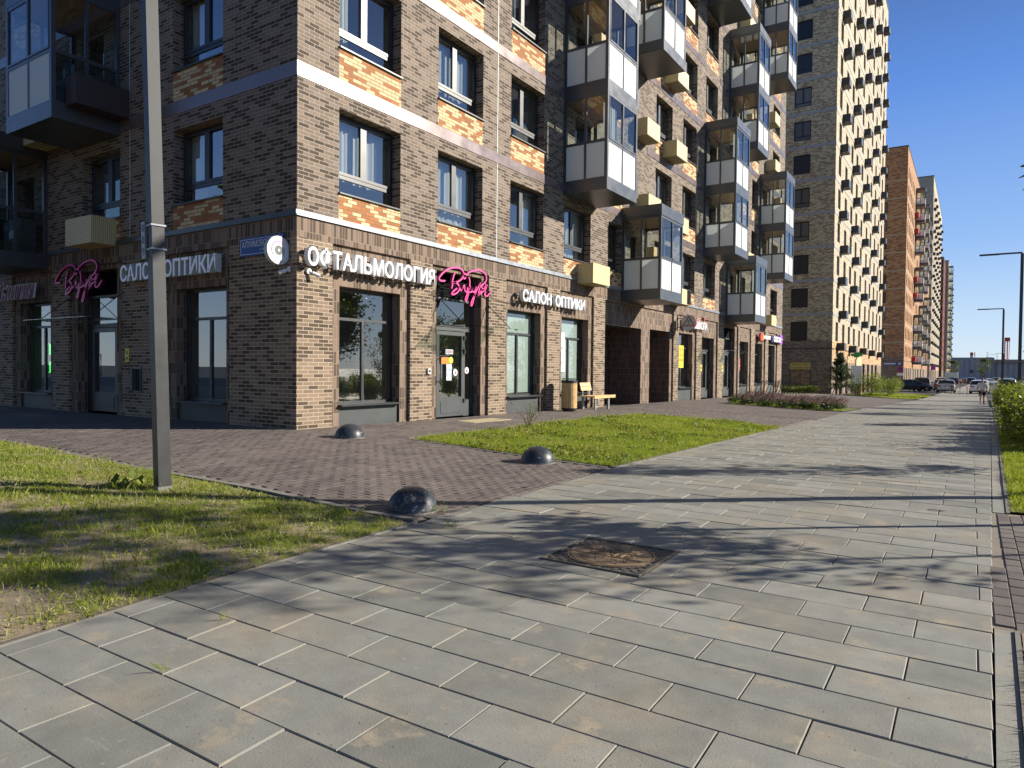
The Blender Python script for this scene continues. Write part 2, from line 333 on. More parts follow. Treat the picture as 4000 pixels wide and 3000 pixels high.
def dup(root, loc, rz=None, label=None, sc=None):
    kids = {}
    for o in COL.objects:
        if o.parent: kids.setdefault(o.parent.name, []).append(o)
    r_ = root.copy(); COL.objects.link(r_); r_.location = loc
    if rz is not None: r_.rotation_euler[2] = rz
    if sc: r_.scale = (sc, sc, sc)
    if label: r_['label'] = label
    for ch in kids.get(root.name, []):
        c = ch.copy(); COL.objects.link(c); c.parent = r_
        for g in kids.get(ch.name, []):
            d = g.copy(); COL.objects.link(d); d.parent = c
    return r_
# ---------------------------------------------------------------- ground
TP = [(-30, -.3), (1.6, -.33), (3, -.28), (5, -.255), (9, -.215), (20, -.30), (30, -.37), (40, -.53), (50, -.73), (60, -.90), (93, -1.07), (120, -1.25), (200, -1.6), (420, -2.2), (3000, -10)]
TF = [(-30, 0), (8.8, 0), (49, -.27), (66, -.72), (93, -1.05), (120, -1.25), (200, -1.6), (420, -2.2), (3000, -10)]
def gz(X, Y):
    p = np.interp(Y, [a for a, b in TP], [b for a, b in TP]); f = np.interp(Y, [a for a, b in TF], [b for a, b in TF])
    t = np.clip((-4.35-np.asarray(X))/6.25, 0, 1); t = t*t*(3-2*t)*.5+t*.5
    return p*(1-t)+f*t
def sheetmesh(name, poly, mats, dz, step=1.0, kind='structure', thick=0):
    bm = bmesh.new(); bm.faces.new([bm.verts.new((x, y, 0)) for x, y in poly])
    xs = [p[0] for p in poly]; ys = [p[1] for p in poly]
    def cuts(a, b, ax):
        n = int((b-a)/step)
        for i in range(1, min(n, 400)):
            c = a+(b-a)*i/n; g = bm.verts[:]+bm.edges[:]+bm.faces[:]
            bmesh.ops.bisect_plane(bm, geom=g, plane_co=(c, 0, 0) if ax == 0 else (0, c, 0), plane_no=(1, 0, 0) if ax == 0 else (0, 1, 0))
    cuts(min(xs), max(xs), 0); cuts(min(ys), max(ys), 1)
    for v in bm.verts: v.co.z = float(gz(v.co.x, v.co.y))+dz
    bmesh.ops.recalc_face_normals(bm, faces=bm.faces)
    s = MB(); bm.verts.index_update(); s.add([v.co for v in bm.verts], [[v.index for v in (f.verts if f.normal.z > 0 else reversed(f.verts))] for f in bm.faces]); bm.free()
    return tag(s.build(name, mats), kind=kind)
# base ground: one sheet out to the horizon
gs = MB(); gx = [-2500, -900, -400, -150, -60, -30, -20, -15, -12.5]+[-11+.5*i for i in range(16)]+[-3, 0, 5, 15, 40, 150, 500, 1200, 2500]
gy = [-400, -100, -30, -10]+[-5+1.*i for i in range(80)]+[80, 90, 100, 120, 150, 200, 300, 420, 700, 1200, 3000]
gs.add([(x, y, float(gz(x, y))-.06) for y in gy for x in gx], [(j*len(gx)+i, j*len(gx)+i+1, (j+1)*len(gx)+i+1, (j+1)*len(gx)+i) for j in range(len(gy)-1) for i in range(len(gx)-1)])
tag(gs.build('ground', 'asph'), kind='structure')
LE = [(-4.40, -6), (-4.33, 1.59), (-4.32, 2.7), (-4.28, 5.1), (-4.25, 9.25), (-4.09, 19.2), (-3.95, 34), (-3.8, 45), (-3.5, 60), (-3.15, 70), (-2.61, 93)]
RE = [(-.06, -6), (.10, 3.15), (.13, 4.61), (.22, 9.44), (.42, 20), (.62, 31), (.85, 45), (1.0, 58), (1.4, 93)]
lex = lambda y: float(np.interp(y, [b for a, b in LE], [a for a, b in LE])); rex = lambda y: float(np.interp(y, [b for a, b in RE], [a for a, b in RE]))
def slabs(name, y0, y1, mats):
    s = MB(); th = 0.; ux = (math.cos(th), -math.sin(th)); uy = (math.sin(th), math.cos(th)); g = .0022; RH = .312
    nrow = int((y1-y0)/RH)
    for j in range(nrow):
        v0 = y0+j*RH
        yy = v0+.15; xl = lex(yy); xr = rex(yy)
        offs = -.235+(.302 if j % 2 else 0.)+random.gauss(0, .006)
        k0 = math.floor((xl-offs)/.605)
        for k in range(k0, k0+10):
            a = max(offs+k*.605, xl); b = min(offs+(k+1)*.605, xr)
            if b-a < .06: continue
            if 0 < xr-b < .06: b = xr
            if 0 < a-xl < .06: a = xl
            for (a, b, va, vb) in cutrect(a, b, v0, v0+RH):
                emit(s, a, b, va, vb, ux, uy, g)
    return tag(s.build(name, mats), kind='structure')
def cutrect(a, b, c, d, r=(-2.742, -1.908, 4.583, 5.417)):
    if b <= r[0] or a >= r[1] or d <= r[2] or c >= r[3]: return [(a, b, c, d)]
    out = []
    if a < r[0]-.02: out.append((a, r[0], c, d))
    if b > r[1]+.02: out.append((r[1], b, c, d))
    a2, b2 = max(a, r[0]), min(b, r[1])
    if c < r[2]-.02: out.append((a2, b2, c, r[2]))
    if d > r[3]+.02: out.append((a2, b2, r[3], d))
    return out
def emit(s, a, b, v0, v1, ux, uy, g):
            RH = v1-v0
            dz = random.gauss(0, .0016); tx = random.gauss(0, .0022); ty = random.gauss(0, .003); e = .0036; gg = g+random.random()*.0015
            P = []
            for (p, q_) in ((a+gg, v0+gg), (b-gg, v0+gg), (b-gg, v0+RH-gg), (a+gg, v0+RH-gg)): P.append((p, q_))
            C_ = ((a+b)/2, v0+RH/2)
            def W(p, q_, h):
                X = p*ux[0]+q_*uy[0]; Y = p*ux[1]+q_*uy[1]
                return (X, Y, float(gz(X, Y))+h+dz+(p-C_[0])*tx+(q_-C_[1])*ty)
            vs = [W(p, q_, -.03) for p, q_ in P]+[W(p, q_, -e*.7) for p, q_ in P]+[W(p+(e if p < C_[0] else -e), q_+(e if q_ < C_[1] else -e), 0) for p, q_ in P]
            s.add(vs, [(0, 1, 5, 4), (1, 2, 6, 5), (2, 3, 7, 6), (3, 0, 4, 7), (4, 5, 9, 8), (5, 6, 10, 9), (6, 7, 11, 10), (7, 4, 8, 11), (8, 9, 10, 11)])
slabs('pavement', -.58, 44, 'slab')
sheetmesh('pavement_bed', [(-4.30, -3), (.1, -3)]+[(rex(y), y) for y in range(0, 45, 4)]+[(rex(44), 44), (lex(44), 44)]+[(lex(y), y) for y in range(40, -1, -4)], 'joint', -.03, .6)
sheetmesh('pavement', [(lex(y), y) for y in (44, 50, 60, 70, 80, 93)]+[(-1.4, 150), (-.6, 220), (1.3, 220)]+[(rex(y), y) for y in (93, 80, 70, 60, 50, 44)], 'slabfar', 0, 3)
# purple pavers: real blocks near, textured sheet far
def pavers(name, poly_in, x0, x1, y0, y1, mats):
    s = MB(); g = .0028; e = .0035
    ncol = int((x1-x0)/.1)
    for i in range(ncol):
        a = x0+i*.1; off = -.1 if i % 2 else 0.
        for j in range(int((y1-y0)/.2)+1):
            b = y0+off+j*.2
            if not poly_in(a+.05, b+.1): continue
            dz = random.gauss(0, .0011); tx = random.gauss(0, .008); ty = random.gauss(0, .004)
            P = [(a+g, b+g), (a+.1-g, b+g), (a+.1-g, b+.2-g), (a+g, b+.2-g)]; z = float(gz(a+.05, b+.1)); sx = (float(gz(a+.1, b+.1))-float(gz(a, b+.1)))/.1
            W = lambda p, q_, h: (p, q_, z+h+dz+(p-a-.05)*(tx+sx)+(q_-b-.1)*ty)
            vs = [W(p, q_, -.012) for p, q_ in P]+[W(p, q_, -e*.6) for p, q_ in P]+[W(p+(e if p < a+.05 else -e), q_+(e if q_ < b+.1 else -e), 0) for p, q_ in P]
            s.add(vs, [(0, 1, 5, 4), (1, 2, 6, 5), (2, 3, 7, 6), (3, 0, 4, 7), (4, 5, 9, 8), (5, 6, 10, 9), (6, 7, 11, 10), (7, 4, 8, 11), (8, 9, 10, 11)])
    return tag(s.build(name, mats), kind='structure')
def north(x): return float(np.interp(x, [-14, -12.4, -9.7, -8.35, -6.6, -5.0, -4.3], [4.85, 4.75, 4.65, 4.75, 4.97, 5.0, 5.1]))
def in_plaza(x, y):
    if x > lex(y)-.04 or x < -15: return False
    if y < north(x)+.07: return False
    if x < -10.6 and y > 8.84: return False
    if x < -10.6: return True
    if x < -10.62: return False
    if -9.0 < x and y > 9.1+(-4.2-x)*.08 and y < 19.3+(-4-x)*.2 and x > -8.25-.1*(y-9.5)*.35: return False
    return True
pavers('plaza_paving', in_plaza, -15, -4.15, 4.6, 24, 'paver')
sheetmesh('plaza_bed', [(-40, 4.72), (-4.35, 4.95), (-4.2, 15), (-3.98, 29.9), (-3.95, 34.2), (-3.8, 45), (-3.4, 62), (-10.7, 66), (-10.62, 25), (-10.62, 8.84), (-40, 8.84)], 'jointp', -.012, .6)
sheetmesh('plaza_paving', [(-10.62, 24), (-4.06, 24), (-3.98, 29.5), (-3.95, 34.2), (-3.8, 45), (-3.5, 60), (-3.4, 62), (-10.7, 66), (-10.62, 49.2)], 'paverfar', -.002, 2)
sheetmesh('plaza_paving', [(-40, 4.72), (-15, 4.75), (-15, 8.84), (-40, 8.84)], 'paverfar', -.002, 2)
pavers('side_paving', lambda x, y: rex(y)+.03 < x < 3 and 4.85 < y < 8.55, .143, 3, 4.7, 8.8, 'paver')
sheetmesh('side_paving_bed', [(.13, 4.84), (9, 4.84), (9, 8.64), (.2, 8.64)], 'jointp', -.0085, 2)
sheetmesh('side_paving', [(3, 4.84), (9, 4.84), (9, 8.64), (3, 8.64)], 'paverfar', -.003, 2)
# lawns (soil sheets)
sheetmesh('lawn_soil', [(-40, -6), (-4.42, -6), (-4.355, 1.5), (-4.33, 4.9), (-5, 4.92), (-8.35, 4.67), (-9.7, 4.57), (-12.4, 4.67), (-40, 4.64)], 'soil', .012, .5)
L2 = [(-8.2, 9.48), (-4.32, 9.28), (-4.16, 19.2), (-5.84, 20.2), (-8.3, 19.5), (-8.42, 16.7)]
sheetmesh('lawn_soil', L2, 'turf', .01, .6)
sheetmesh('verge_soil', [(.355, 8.70), (9, 8.72), (9, 70), (1.35, 70), (1.0, 45), (.62, 24)], 'turf', .006, 1.5)
sheetmesh('verge_soil', [(.12, -3), (9, -3), (9, 4.80), (.265, 4.80), (.235, 3.1), (.18, 1)], 'soil', .006, 1)
BED = [(-8.5, 29.7), (-5.1, 29.6), (-4.07, 30.0), (-4.02, 34.1), (-8.9, 34.4)]
sheetmesh('flowerbed_soil', BED, 'turf', .02, 1)
sheetmesh('far_lawn', [(-8.6, 63.2), (-3.4, 62.6), (-3.35, 66.8), (-8.6, 67)], 'turf', .02, 1)
sheetmesh('far_lawn', [(-8.6, 69.5), (-3.1, 69.8), (-2.8, 79), (-8.6, 79)], 'turf', .02, 2)
sheetmesh('far_lawn', [(-10.5, 49.6), (-14.2, 49.6), (-14.2, 65.5), (-10.3, 65.5)], 'turf', .02, 2)
# kerbs
def kerb(pts, w_=.08, h=.02, m='conc'):
    s = MB(); P = []
    for a, b in zip(pts, pts[1:]):
        n = max(1, int(math.hypot(b[0]-a[0], b[1]-a[1])/1.0))
        for i in range(n):
            p = [a[k]+(b[k]-a[k])*i/n for k in (0, 1)]; q_ = [a[k]+(b[k]-a[k])*(i+1)/n for k in (0, 1)]
            d = Vector((q_[0]-p[0], q_[1]-p[1])).normalized(); nn_ = Vector((-d.y, d.x))*w_/2; g_ = d*.004
            c = [(p[0]+nn_.x+g_.x, p[1]+nn_.y+g_.y), (p[0]-nn_.x+g_.x, p[1]-nn_.y+g_.y), (q_[0]-nn_.x-g_.x, q_[1]-nn_.y-g_.y), (q_[0]+nn_.x-g_.x, q_[1]+nn_.y-g_.y)]
            z = [float(gz(*k)) for k in c]; hh = h+random.gauss(0, .002)
            s.add([(x, y, zz-.1) for (x, y), zz in zip(c, z)]+[(x, y, zz+hh) for (x, y), zz in zip(c, z)], [(0, 1, 5, 4), (1, 2, 6, 5), (2, 3, 7, 6), (3, 0, 4, 7), (4, 5, 6, 7)])
    return tag(s.build('kerb', m, recalc=True), kind='structure')
kerb([(-40, 4.68), (-12.4, 4.71), (-9.7, 4.61), (-8.35, 4.71), (-6.6, 4.93), (-5, 4.96), (-4.36, 5.04)])
kerb([(lex(y)-.028, y) for y in (-3, 0, 1.6, 2.7, 4.98)], .05, .006)
kerb([(lex(y)-.045, y) for y in (9.25, 14, 19.2)], .075, .006); kerb([(-8.24, 9.42), (-4.36, 9.2)], .07, .006); kerb([(-8.42, 9.5), (-8.5, 16.7), (-8.35, 19.6)], .07, .004)
kerb([(rex(y)+.062, y) for y in (8.62, 14, 24, 45)], .11, -.002, 'slab'); kerb([(rex(y)+.136, y) for y in (8.62, 14, 24, 45)], .03, .012); kerb([(rex(y)+.052, y) for y in (-3, 1, 4.82)], .09, -.002, 'slab'); kerb([(rex(y)+.112, y) for y in (-3, 1, 4.82)], .025, .012)
kerb([(-8.6, 29.6), (-4.1, 29.85)], .08, .03); kerb([(-9, 34.5), (-4, 34.2)], .08, .03)
kerb([(-8.6, 62.9), (-3.3, 62.4)], .1, .05); kerb([(-14, 49.4), (-10.4, 49.4)], .1, .05)
# ---------------------------------------------------------------- text and sign helpers
def tmesh(body, W, H, depth, shear=0., bold=.0, spacing=1., mats=('white',), keep=False, align='L'):
    cv = bpy.data.curves.new('t', 'FONT'); cv.body = body; cv.size = 1; cv.extrude = .5; cv.offset = bold; cv.shear = shear; cv.space_character = spacing; cv.resolution_u = 3; cv.space_line = .85
    if align == 'C': cv.align_x = 'CENTER'
    o = bpy.data.objects.new('t', cv); COL.objects.link(o); dg = bpy.context.evaluated_depsgraph_get()
    me = bpy.data.meshes.new_from_object(o.evaluated_get(dg)); bpy.data.objects.remove(o)
    v = np.array([tuple(x.co) for x in me.vertices]); f = [tuple(p.vertices) for p in me.polygons]; bpy.data.meshes.remove(me)
    lo, hi = v.min(0), v.max(0); k = (v-lo)/(hi-lo+1e-9)
    if keep: W = H*(hi[0]-lo[0])/(hi[1]-lo[1])
    return k*np.array([W, H, depth]), f
def place(s, v, f, org, xd, mi=0, yd=(0, 0, 1), side=None, nrm=None):
    xd = Vector(xd); yd = Vector(yd); n = xd.cross(yd); o = Vector(org)
    k = len(s.v); s.v += [tuple(o+xd*a+yd*b+n*c) for a, b, c in v]
    for g in f:
        s.f.append(tuple(k+i for i in g)); zs = [v[i][2] for i in g]
        s.m.append(mi if side is None or max(zs)-min(zs) < 1e-4 else side)
    return s
def stroke(s, pts, w_, d, org, xd, mi=0, side=1, sm=True, taper=False):
    """ribbon letter stroke: pts (a,b) in the sign plane, width w_, depth d along the normal"""
    if sm and len(pts) > 2:
        Q = []
        P = [pts[0]]+list(pts)+[pts[-1]]
        for i in range(1, len(P)-2):
            for t in (0, .25, .5, .75):
                p0, p1, p2, p3 = P[i-1], P[i], P[i+1], P[i+2]
                Q.append(tuple(.5*((2*p1[k])+(-p0[k]+p2[k])*t+(2*p0[k]-5*p1[k]+4*p2[k]-p3[k])*t*t+(-p0[k]+3*p1[k]-3*p2[k]+p3[k])*t**3) for k in (0, 1)))
        Q.append(P[-2]); pts = Q
    xd = Vector(xd); yd = Vector((0, 0, 1)); n = xd.cross(yd); o = Vector(org); N = len(pts); vs = []
    for i, p in enumerate(pts):
        a = pts[max(i-1, 0)]; b = pts[min(i+1, N-1)]; t = Vector((b[0]-a[0], b[1]-a[1])); t = t.normalized() if t.length else Vector((1, 0)); m = Vector((-t.y, t.x))*w_/2
        for sg, z in ((1, 0), (-1, 0), (1, d), (-1, d)):
            q_ = (p[0]+m.x*sg, p[1]+m.y*sg); vs.append(o+xd*q_[0]+yd*q_[1]+n*z)
    k = len(s.v); s.v += [tuple(v) for v in vs]
    for i in range(N-1):
        a, b = k+i*4, k+i*4+4
        s.f += [(a+2, b+2, b+3, a+3), (a, a+2+0, b+2, b)[::-1], (a+1, b+1, b+3, a+3)[::-1], (a, b, b+1, a+1)]; s.m += [mi, side, side, side]
    s.f += [(k, k+1, k+3, k+2), (k+N*4-4, k+N*4-3, k+N*4-1, k+N*4-2)]; s.m += [side, side]
# ---------------------------------------------------------------- facades as relief grids
def facade(name, U, V, opens, zones, P, default, parent, off, mats):
    """U,V extents; opens (u0,u1,v0,v1,depth); zones (u0,u1,v0,v1,mat,depth); P(u,v,d) -> point, d measured inwards"""
    us = sorted({round(x, 4) for x in list(U)+[c for o in opens for c in o[:2]]+[c for z in zones for c in z[:2]] if U[0]-1e-6 <= x <= U[1]+1e-6})if False else None
    cu_ = {U[0], U[1]}; cv_ = {V[0], V[1]}
    for z in list(opens)+list(zones):
        for c in z[:2]:
            if U[0] < c < U[1]: cu_.add(round(c, 4))
        for c in z[2:4]:
            if V[0] < c < V[1]: cv_.add(round(c, 4))
    us = sorted(cu_); vs = sorted(cv_); nu, nv = len(us)-1, len(vs)-1
    cell = [[None]*nv for _ in range(nu)]
    for i in range(nu):
        uc = (us[i]+us[i+1])/2
        for j in range(nv):
            vc = (vs[j]+vs[j+1])/2; m_, d_, op = default(uc, vc), 0., False
            for z in zones:
                if z[0] < uc < z[1] and z[2] < vc < z[3]:
                    if z[4] is not None: m_ = z[4]
                    d_ = z[5]
            for z in opens:
                if z[0] < uc < z[1] and z[2] < vc < z[3]: op = True; d_ = z[4]
            cell[i][j] = (mats.index(m_), d_, op)
    s = MB()
    for i in range(nu):
        for j in range(nv):
            m_, d_, op = cell[i][j]
            if not op: s.quad(P(us[i], vs[j], d_), P(us[i+1], vs[j], d_), P(us[i+1], vs[j+1], d_), P(us[i], vs[j+1], d_), m_)
            for (a, b, e) in ((i+1, j, 0), (i, j+1, 1)):
                if a >= nu or b >= nv: continue
                m2, d2, op2 = cell[a][b]
                if abs(d2-d_) < 1e-6: continue
                mm = m_ if d_ < d2 else m2
                if e == 0: s.quad(P(us[a], vs[j], d_), P(us[a], vs[j], d2), P(us[a], vs[j+1], d2), P(us[a], vs[j+1], d_), mm)
                else: s.quad(P(us[i], vs[b], d_), P(us[i+1], vs[b], d_), P(us[i+1], vs[b], d2), P(us[i], vs[b], d2), mm)
    return s.build(name, mats, parent, off=off)
XF, YC = -10.615, 8.843
FL = 2.88; NF = 7; TOP = 4.02+NF*FL+.9
PM = lambda u, v, d: (XF-d, u, v)          # main front, faces +X, u = Y
PL = lambda u, v, d: (-u, YC+d, v)         # side front, faces -Y, u = -X
BASE = (XF, YC, 0)
bld = thing('apartment_building', BASE, 0, 'dark brown brick apartment block with glazed box balconies and shops along its ground floor', 'building')
RD = .24
MCOL = {'A': (9.88, 11.68), 'B': (12.97, 14.78), 'C': (16.08, 17.87), 'D': (19.12, 20.92), 'E': (22.28, 23.38), 'F': (26.5, 28.3), 'G': (29.6, 31.36), 'H': (32.6, 34.4), 'J': (38.9, 39.9), 'K': (41.0, 42.4), 'I': (45.75, 47.55)}
BALC = [(19.02, 3, 6, 0), (23.4, 2, 2, 0), (23.4, 5, 7, 0), (32.52, 3, 4, 0), (32.52, 7, 8, 0), (36.25, 2, 2, 0), (36.25, 5, 6, 0), (42.75, 3, 4, 0), (42.75, 7, 8, 0)]
fb = lambda k: 3.67+(k-2)*FL               # underside level of a balcony on floor k
def covered(u0, u1, k, bal, w_=2.2):
    for b in bal:
        if b[1] <= k <= b[2] and u0 < b[0]+w_+.02 and u1 > b[0]-.02: return True
    return False
opens = []; zones = []; WIN = []
for nm, (u0, u1) in MCOL.items():
    for k in range(2, NF+2):
        if covered(u0, u1, k, BALC): continue
        z0 = 4.67+(k-2)*FL; z1 = z0+1.66
        opens.append((u0, u1, z0, z1, RD)); zones.append((u0, u1, 4.05 if k == 2 else z0-.68, z0, 'yellow', 0)); WIN.append(('M', u0, u1, z0, z1, nm, k))
for b in BALC:
    for k in range(b[1], min(b[2], NF+1)+1):
        z = fb(k); opens.append((b[0]+.75, b[0]+1.85, z+.45, z+2.55, RD)); WIN.append(('M', b[0]+.75, b[0]+1.85, z+.45, z+2.55, 'bal', k))
NZ = .07
for a, b, t, m_ in [(9.73, 12.04, 3.63, 'soldier'), (12.81, 15.12, 3.62, 'soldier'), (15.92, 18.16, 3.62, 'soldier'), (18.92, 21.24, 3.62, 'soldier'), (22.1, 28.8, 3.6, 'soldier'), (29.38, 31.77, 3.6, 'soldier'), (32.5, 35.0, 3.6, 'soldier'), (36.0, 38.7, 3.6, 'soldier'), (38.95, 41.35, 3.6, 'soldier'), (42.2, 44.7, 3.6, 'soldier'), (45.47, 47.85, 3.6, 'soldier')]:
    zones.append((a, b, -.9, t, m_, NZ))
SH = [(9.97, 11.77), (16.1, 17.88), (19.15, 20.96), (29.6, 31.42), (39.15, 41.0), (42.4, 44.25), (45.67, 47.5)]
for a, b in SH: zones.append((a, b, -.9, .42, 'plinth', .12)); opens.append((a, b, .42, 2.82, NZ+RD))
opens += [(13.04, 14.86, -.9, 3.52, NZ+RD), (32.75, 34.6, -.9, 2.76, NZ+RD), (36.2, 38.25, -.9, 3.45, NZ+RD), (22.15, 25.43, -.9, 2.77, 1.45), (26.3, 28.5, -.9, 2.80, 1.45)]
DM = lambda u, v: 'brick' if v < 3.76 else ('soldier' if v < 4.02 else 'bricku')
ML = ['brick', 'bricku', 'soldier', 'yellow', 'plinth', 'passage']
facade('brick_wall', (YC, 49.15), (-.9, TOP), opens, zones, PM, DM, bld, BASE, ML)
# side front
LCOL = {'P': (12.88, 14.65), 'Q': (16.82, 18.6), 'S': (20.6, 22.3)}
LBAL = [(16.79, 3, 8, 0), (20.4, 2, 2, 0)]
o2 = []; z2 = []
for nm, (u0, u1) in LCOL.items():
    for k in range(2, NF+2):
        if covered(u0, u1, k, LBAL): continue
        z0 = 4.67+(k-2)*FL; z1 = z0+1.62
        o2.append((u0, u1, z0, z1, RD)); z2.append((u0, u1, 4.05 if k == 2 else z0-.68, z0, 'yellow', 0)); WIN.append(('L', u0, u1, z0, z1, nm, k))
for b in LBAL:
    for k in range(b[1], min(b[2], NF+1)+1):
        z = fb(k); o2.append((b[0]+.75, b[0]+1.85, z+.45, z+2.55, RD)); WIN.append(('L', b[0]+.75, b[0]+1.85, z+.45, z+2.55, 'bal', k))
for a, b in ((12.66, 14.95), (16.75, 19.3), (20.15, 22.5), (23.6, 26)): z2.append((a, b, -.9, 3.62, 'soldier', NZ))
for a, b in ((12.86, 14.65), (20.42, 22.2), (23.9, 25.7)): z2.append((a, b, -.9, .42, 'plinth', .12)); o2.append((a, b, .42, 2.85, NZ+RD))
o2.append((17.1, 19.0, -.9, 3.5, NZ+RD))
facade('brick_wall', (-XF, 30), (-.9, TOP), o2, z2, PL, DM, bld, BASE, ML)
s = MB(); s.quad((-30, YC, -.9), (-30, 49.15, -.9), (-30, 49.15, TOP), (-30, YC, TOP)); s.quad((-30, 49.15, -.9), (XF, 49.15, -.9), (XF, 49.15, TOP), (-30, 49.15, TOP)); s.build('brick_wall', 'bricku', bld, off=BASE)
s = MB(); s.quad((-30, YC, TOP-.6), (XF, YC, TOP-.6), (XF, 49.15, TOP-.6), (-30, 49.15, TOP-.6)); s.build('roof', 'asph', bld, off=BASE)
s = MB(); s.quad((-30, YC+.5, 3.4), (XF-2.6, YC+.5, 3.4), (XF-2.6, 49, 3.4), (-30, 49, 3.4)); s.build('floor_slab', 'room', bld, off=BASE)
# flashing over the ground floor and the brown metal bands
s = MB()
def cutu(a, b, bal, k, w_=2.2):
    seg = [(a, b)]
    for q_ in bal:
        if q_[1] <= k <= q_[2]+1: seg = [t for x, y in seg for t in ((x, min(y, q_[0]-.005)), (max(x, q_[0]+w_+.005), y)) if t[1]-t[0] > .05]
    return seg
for a, b in cutu(YC-.035, 49.18, [t for t in BALC if t[1] == 2], 2): MB().box(XF+.001, XF+.045, a, b, 4.02, 4.05).box(XF+.001, XF+.02, a, b, 4.05, 4.13).build('ledge_flashing', 'flash', bld, off=BASE)
s = MB()
for a, b in cutu(-XF+.002, 30, [(20.4, 2, 2, 0)], 2): s.box(-a, -b, YC-.045, YC-.001, 4.021, 4.051); s.box(-a, -b, YC-.02, YC-.001, 4.051, 4.13)
s.build('ledge_flashing', 'fascia', bld, off=BASE)
for k in range(3, NF+2):
    z = 6.62+(k-3)*FL; 
    for a, b in cutu(YC-.012, 49.16, BALC, k-1) if k > 3 else cutu(YC-.012, 49.16, [t for t in BALC if t[1] <= 3], 2.5):
        if not (infr(XF, a, z) or infr(XF, b, z) or infr(XF, (a+b)/2, z)): continue
        s = MB(); n_ = max(1, int((b-a)/2.5)); cc = [a+(b-a)*i/n_ for i in range(n_+1)]; x_ = XF+.014
        dd = [random.random()*.004 for _ in cc]
        for i in range(n_): s.quad((x_+dd[i], cc[i], z), (x_+dd[i+1], cc[i+1], z), (x_+dd[i+1]*.4, cc[i+1], z+.27), (x_+dd[i]*.4, cc[i], z+.27))
        for zz in (z, z+.27): s.quad((XF+.001, a, zz), (XF+.001, b, zz), (x_, b, zz), (x_, a, zz))
        s.build('metal_band', 'band', bld, off=BASE)
    for a, b in cutu(-XF-.0, 30, LBAL, k-1):
        if infr(-a, YC, z) or infr(-b, YC, z): MB().box(-a+.0, -b, YC-.014, YC-.001, z, z+.27).build('metal_band', 'band', bld, off=BASE)
# ---------------------------------------------------------------- windows
WC = {}
def winmesh(W, H, kind):
    """local: x 0..W, z 0..H, outside towards -y, frame at y=0"""
    key = (round(W, 2), round(H, 2), kind)
    if key in WC: return WC[key]
    f = MB(); p = MB(); e = .065; D = .07
    def fr(x0, x1, z0, z1): f.box(x0, x1, 0, D, z0, z1)
    fr(0, e, 0, H); fr(W-e, W, 0, H); fr(e, W-e, 0, e*.8); fr(e, W-e, H-e, H)
    if kind == 'flat':
        t = .40; fr(e, W-e, t-.04, t+.04); mx_ = W/2; f.box(mx_-.05, mx_+.05, -.012, D-.01, t+.04, H-e)
        for a, b in ((e, mx_-.05), (mx_+.05, W-e)):
            f.box(a, b, -.012, D-.02, t+.04, t+.10); f.box(a, b, -.012, D-.02, H-e-.05, H-e); f.box(a, a+.035, -.012, D-.02, t+.1, H-e-.05); f.box(b-.035, b, -.012, D-.02, t+.1, H-e-.05)
        f.box(-.01, W+.01, -RD-.05, .0, -.03, -.002)
        p.quad((e, .03, t+.04), (W-e, .03, t+.04), (W-e, .03, H-e), (e, .03, H-e)); p.quad((e, .022, e*.8), (W-e, .022, e*.8), (W-e, .022, t-.04), (e, .022, t-.04))
    elif kind == 'slim':
        t = .42*H/1.66; fr(e, W-e, t-.04, t+.04); f.box(-.01, W+.01, -RD-.05, .0, -.03, -.002)
        p.quad((e, .03, e*.8), (W-e, .03, e*.8), (W-e, .03, H-e), (e, .03, H-e))
    elif kind == 'shop':
        t = H*.735; fr(e, W-e, t-.03, t+.03); fr(W*.5-.035, W*.5+.035, e*.8, t-.03); f.box(-.01, W+.01, -RD-.1, .0, -.035, -.002)
        p.quad((e, .03, e*.8), (W-e, .03, e*.8), (W-e, .03, H-e), (e, .03, H-e))
    r = (f.mesh('window', [M['frame']]), p.mesh('pane', [M['glass']])); WC[key] = r; return r
def cmesh(W, H, x0, x1, z0, seed, dy=.22):
    key = ('c', round(W, 2), round(H, 2), x0, x1, z0, seed)
    if key in WC: return WC[key]
    rr = random.Random(seed); s = MB(); n = int((x1-x0)*W/.03); ph = rr.random()*6
    a = [(x0*W+(x1-x0)*W*i/n, dy+.03*math.sin(i*1.1+ph+math.sin(i*.31)*1.5)+.012*math.sin(i*2.7)) for i in range(n+1)]
    s.add([(x, y, z0) for x, y in a]+[(x, y, H) for x, y in a], [(i, i+1, n+2+i, n+1+i) for i in range(n)])
    me = s.mesh('curtain', [M['curtain']], True); WC[key] = me; return me
def rmesh(W, H, D=1.6, mt='room'):
    key = ('r', round(W, 2), round(H, 2), D, mt)
    if key in WC: return WC[key]
    s = MB(); a, b, t = -.25, W+.25, H+.25; z = -.35; y = .08
    s.quad((a, D, z), (b, D, z), (b, D, t), (a, D, t)); s.quad((a, y, z), (a, D, z), (a, D, t), (a, y, t)); s.quad((b, D, z), (b, y, z), (b, y, t), (b, D, t))
    s.quad((a, y, t), (a, D, t), (b, D, t), (b, y, t)); s.quad((a, y, z), (b, y, z), (b, D, z), (a, D, z))
    # closing the gap between frame and room
    s.quad((a, y, z), (0, y, z), (0, y, t), (a, y, t)); s.quad((W, y, z), (b, y, z), (b, y, t), (W, y, t)); s.quad((0, y, H), (W, y, H), (W, y, t), (0, y, t)); s.quad((0, y, z), (W, y, z), (W, y, 0), (0, y, 0))
    me = s.mesh('room_interior', [M[mt]]); WC[key] = me; return me
def put(side, u0, z0, d):
    if side == 'M': return (Vector(PM(u0, z0, d))-Vector(BASE), R(90))      # local x -> +Y, outside (-y) -> +X
    return (Vector(PL(u0, z0, d))-Vector(BASE), 0)                          # handled with u0 = larger |X|
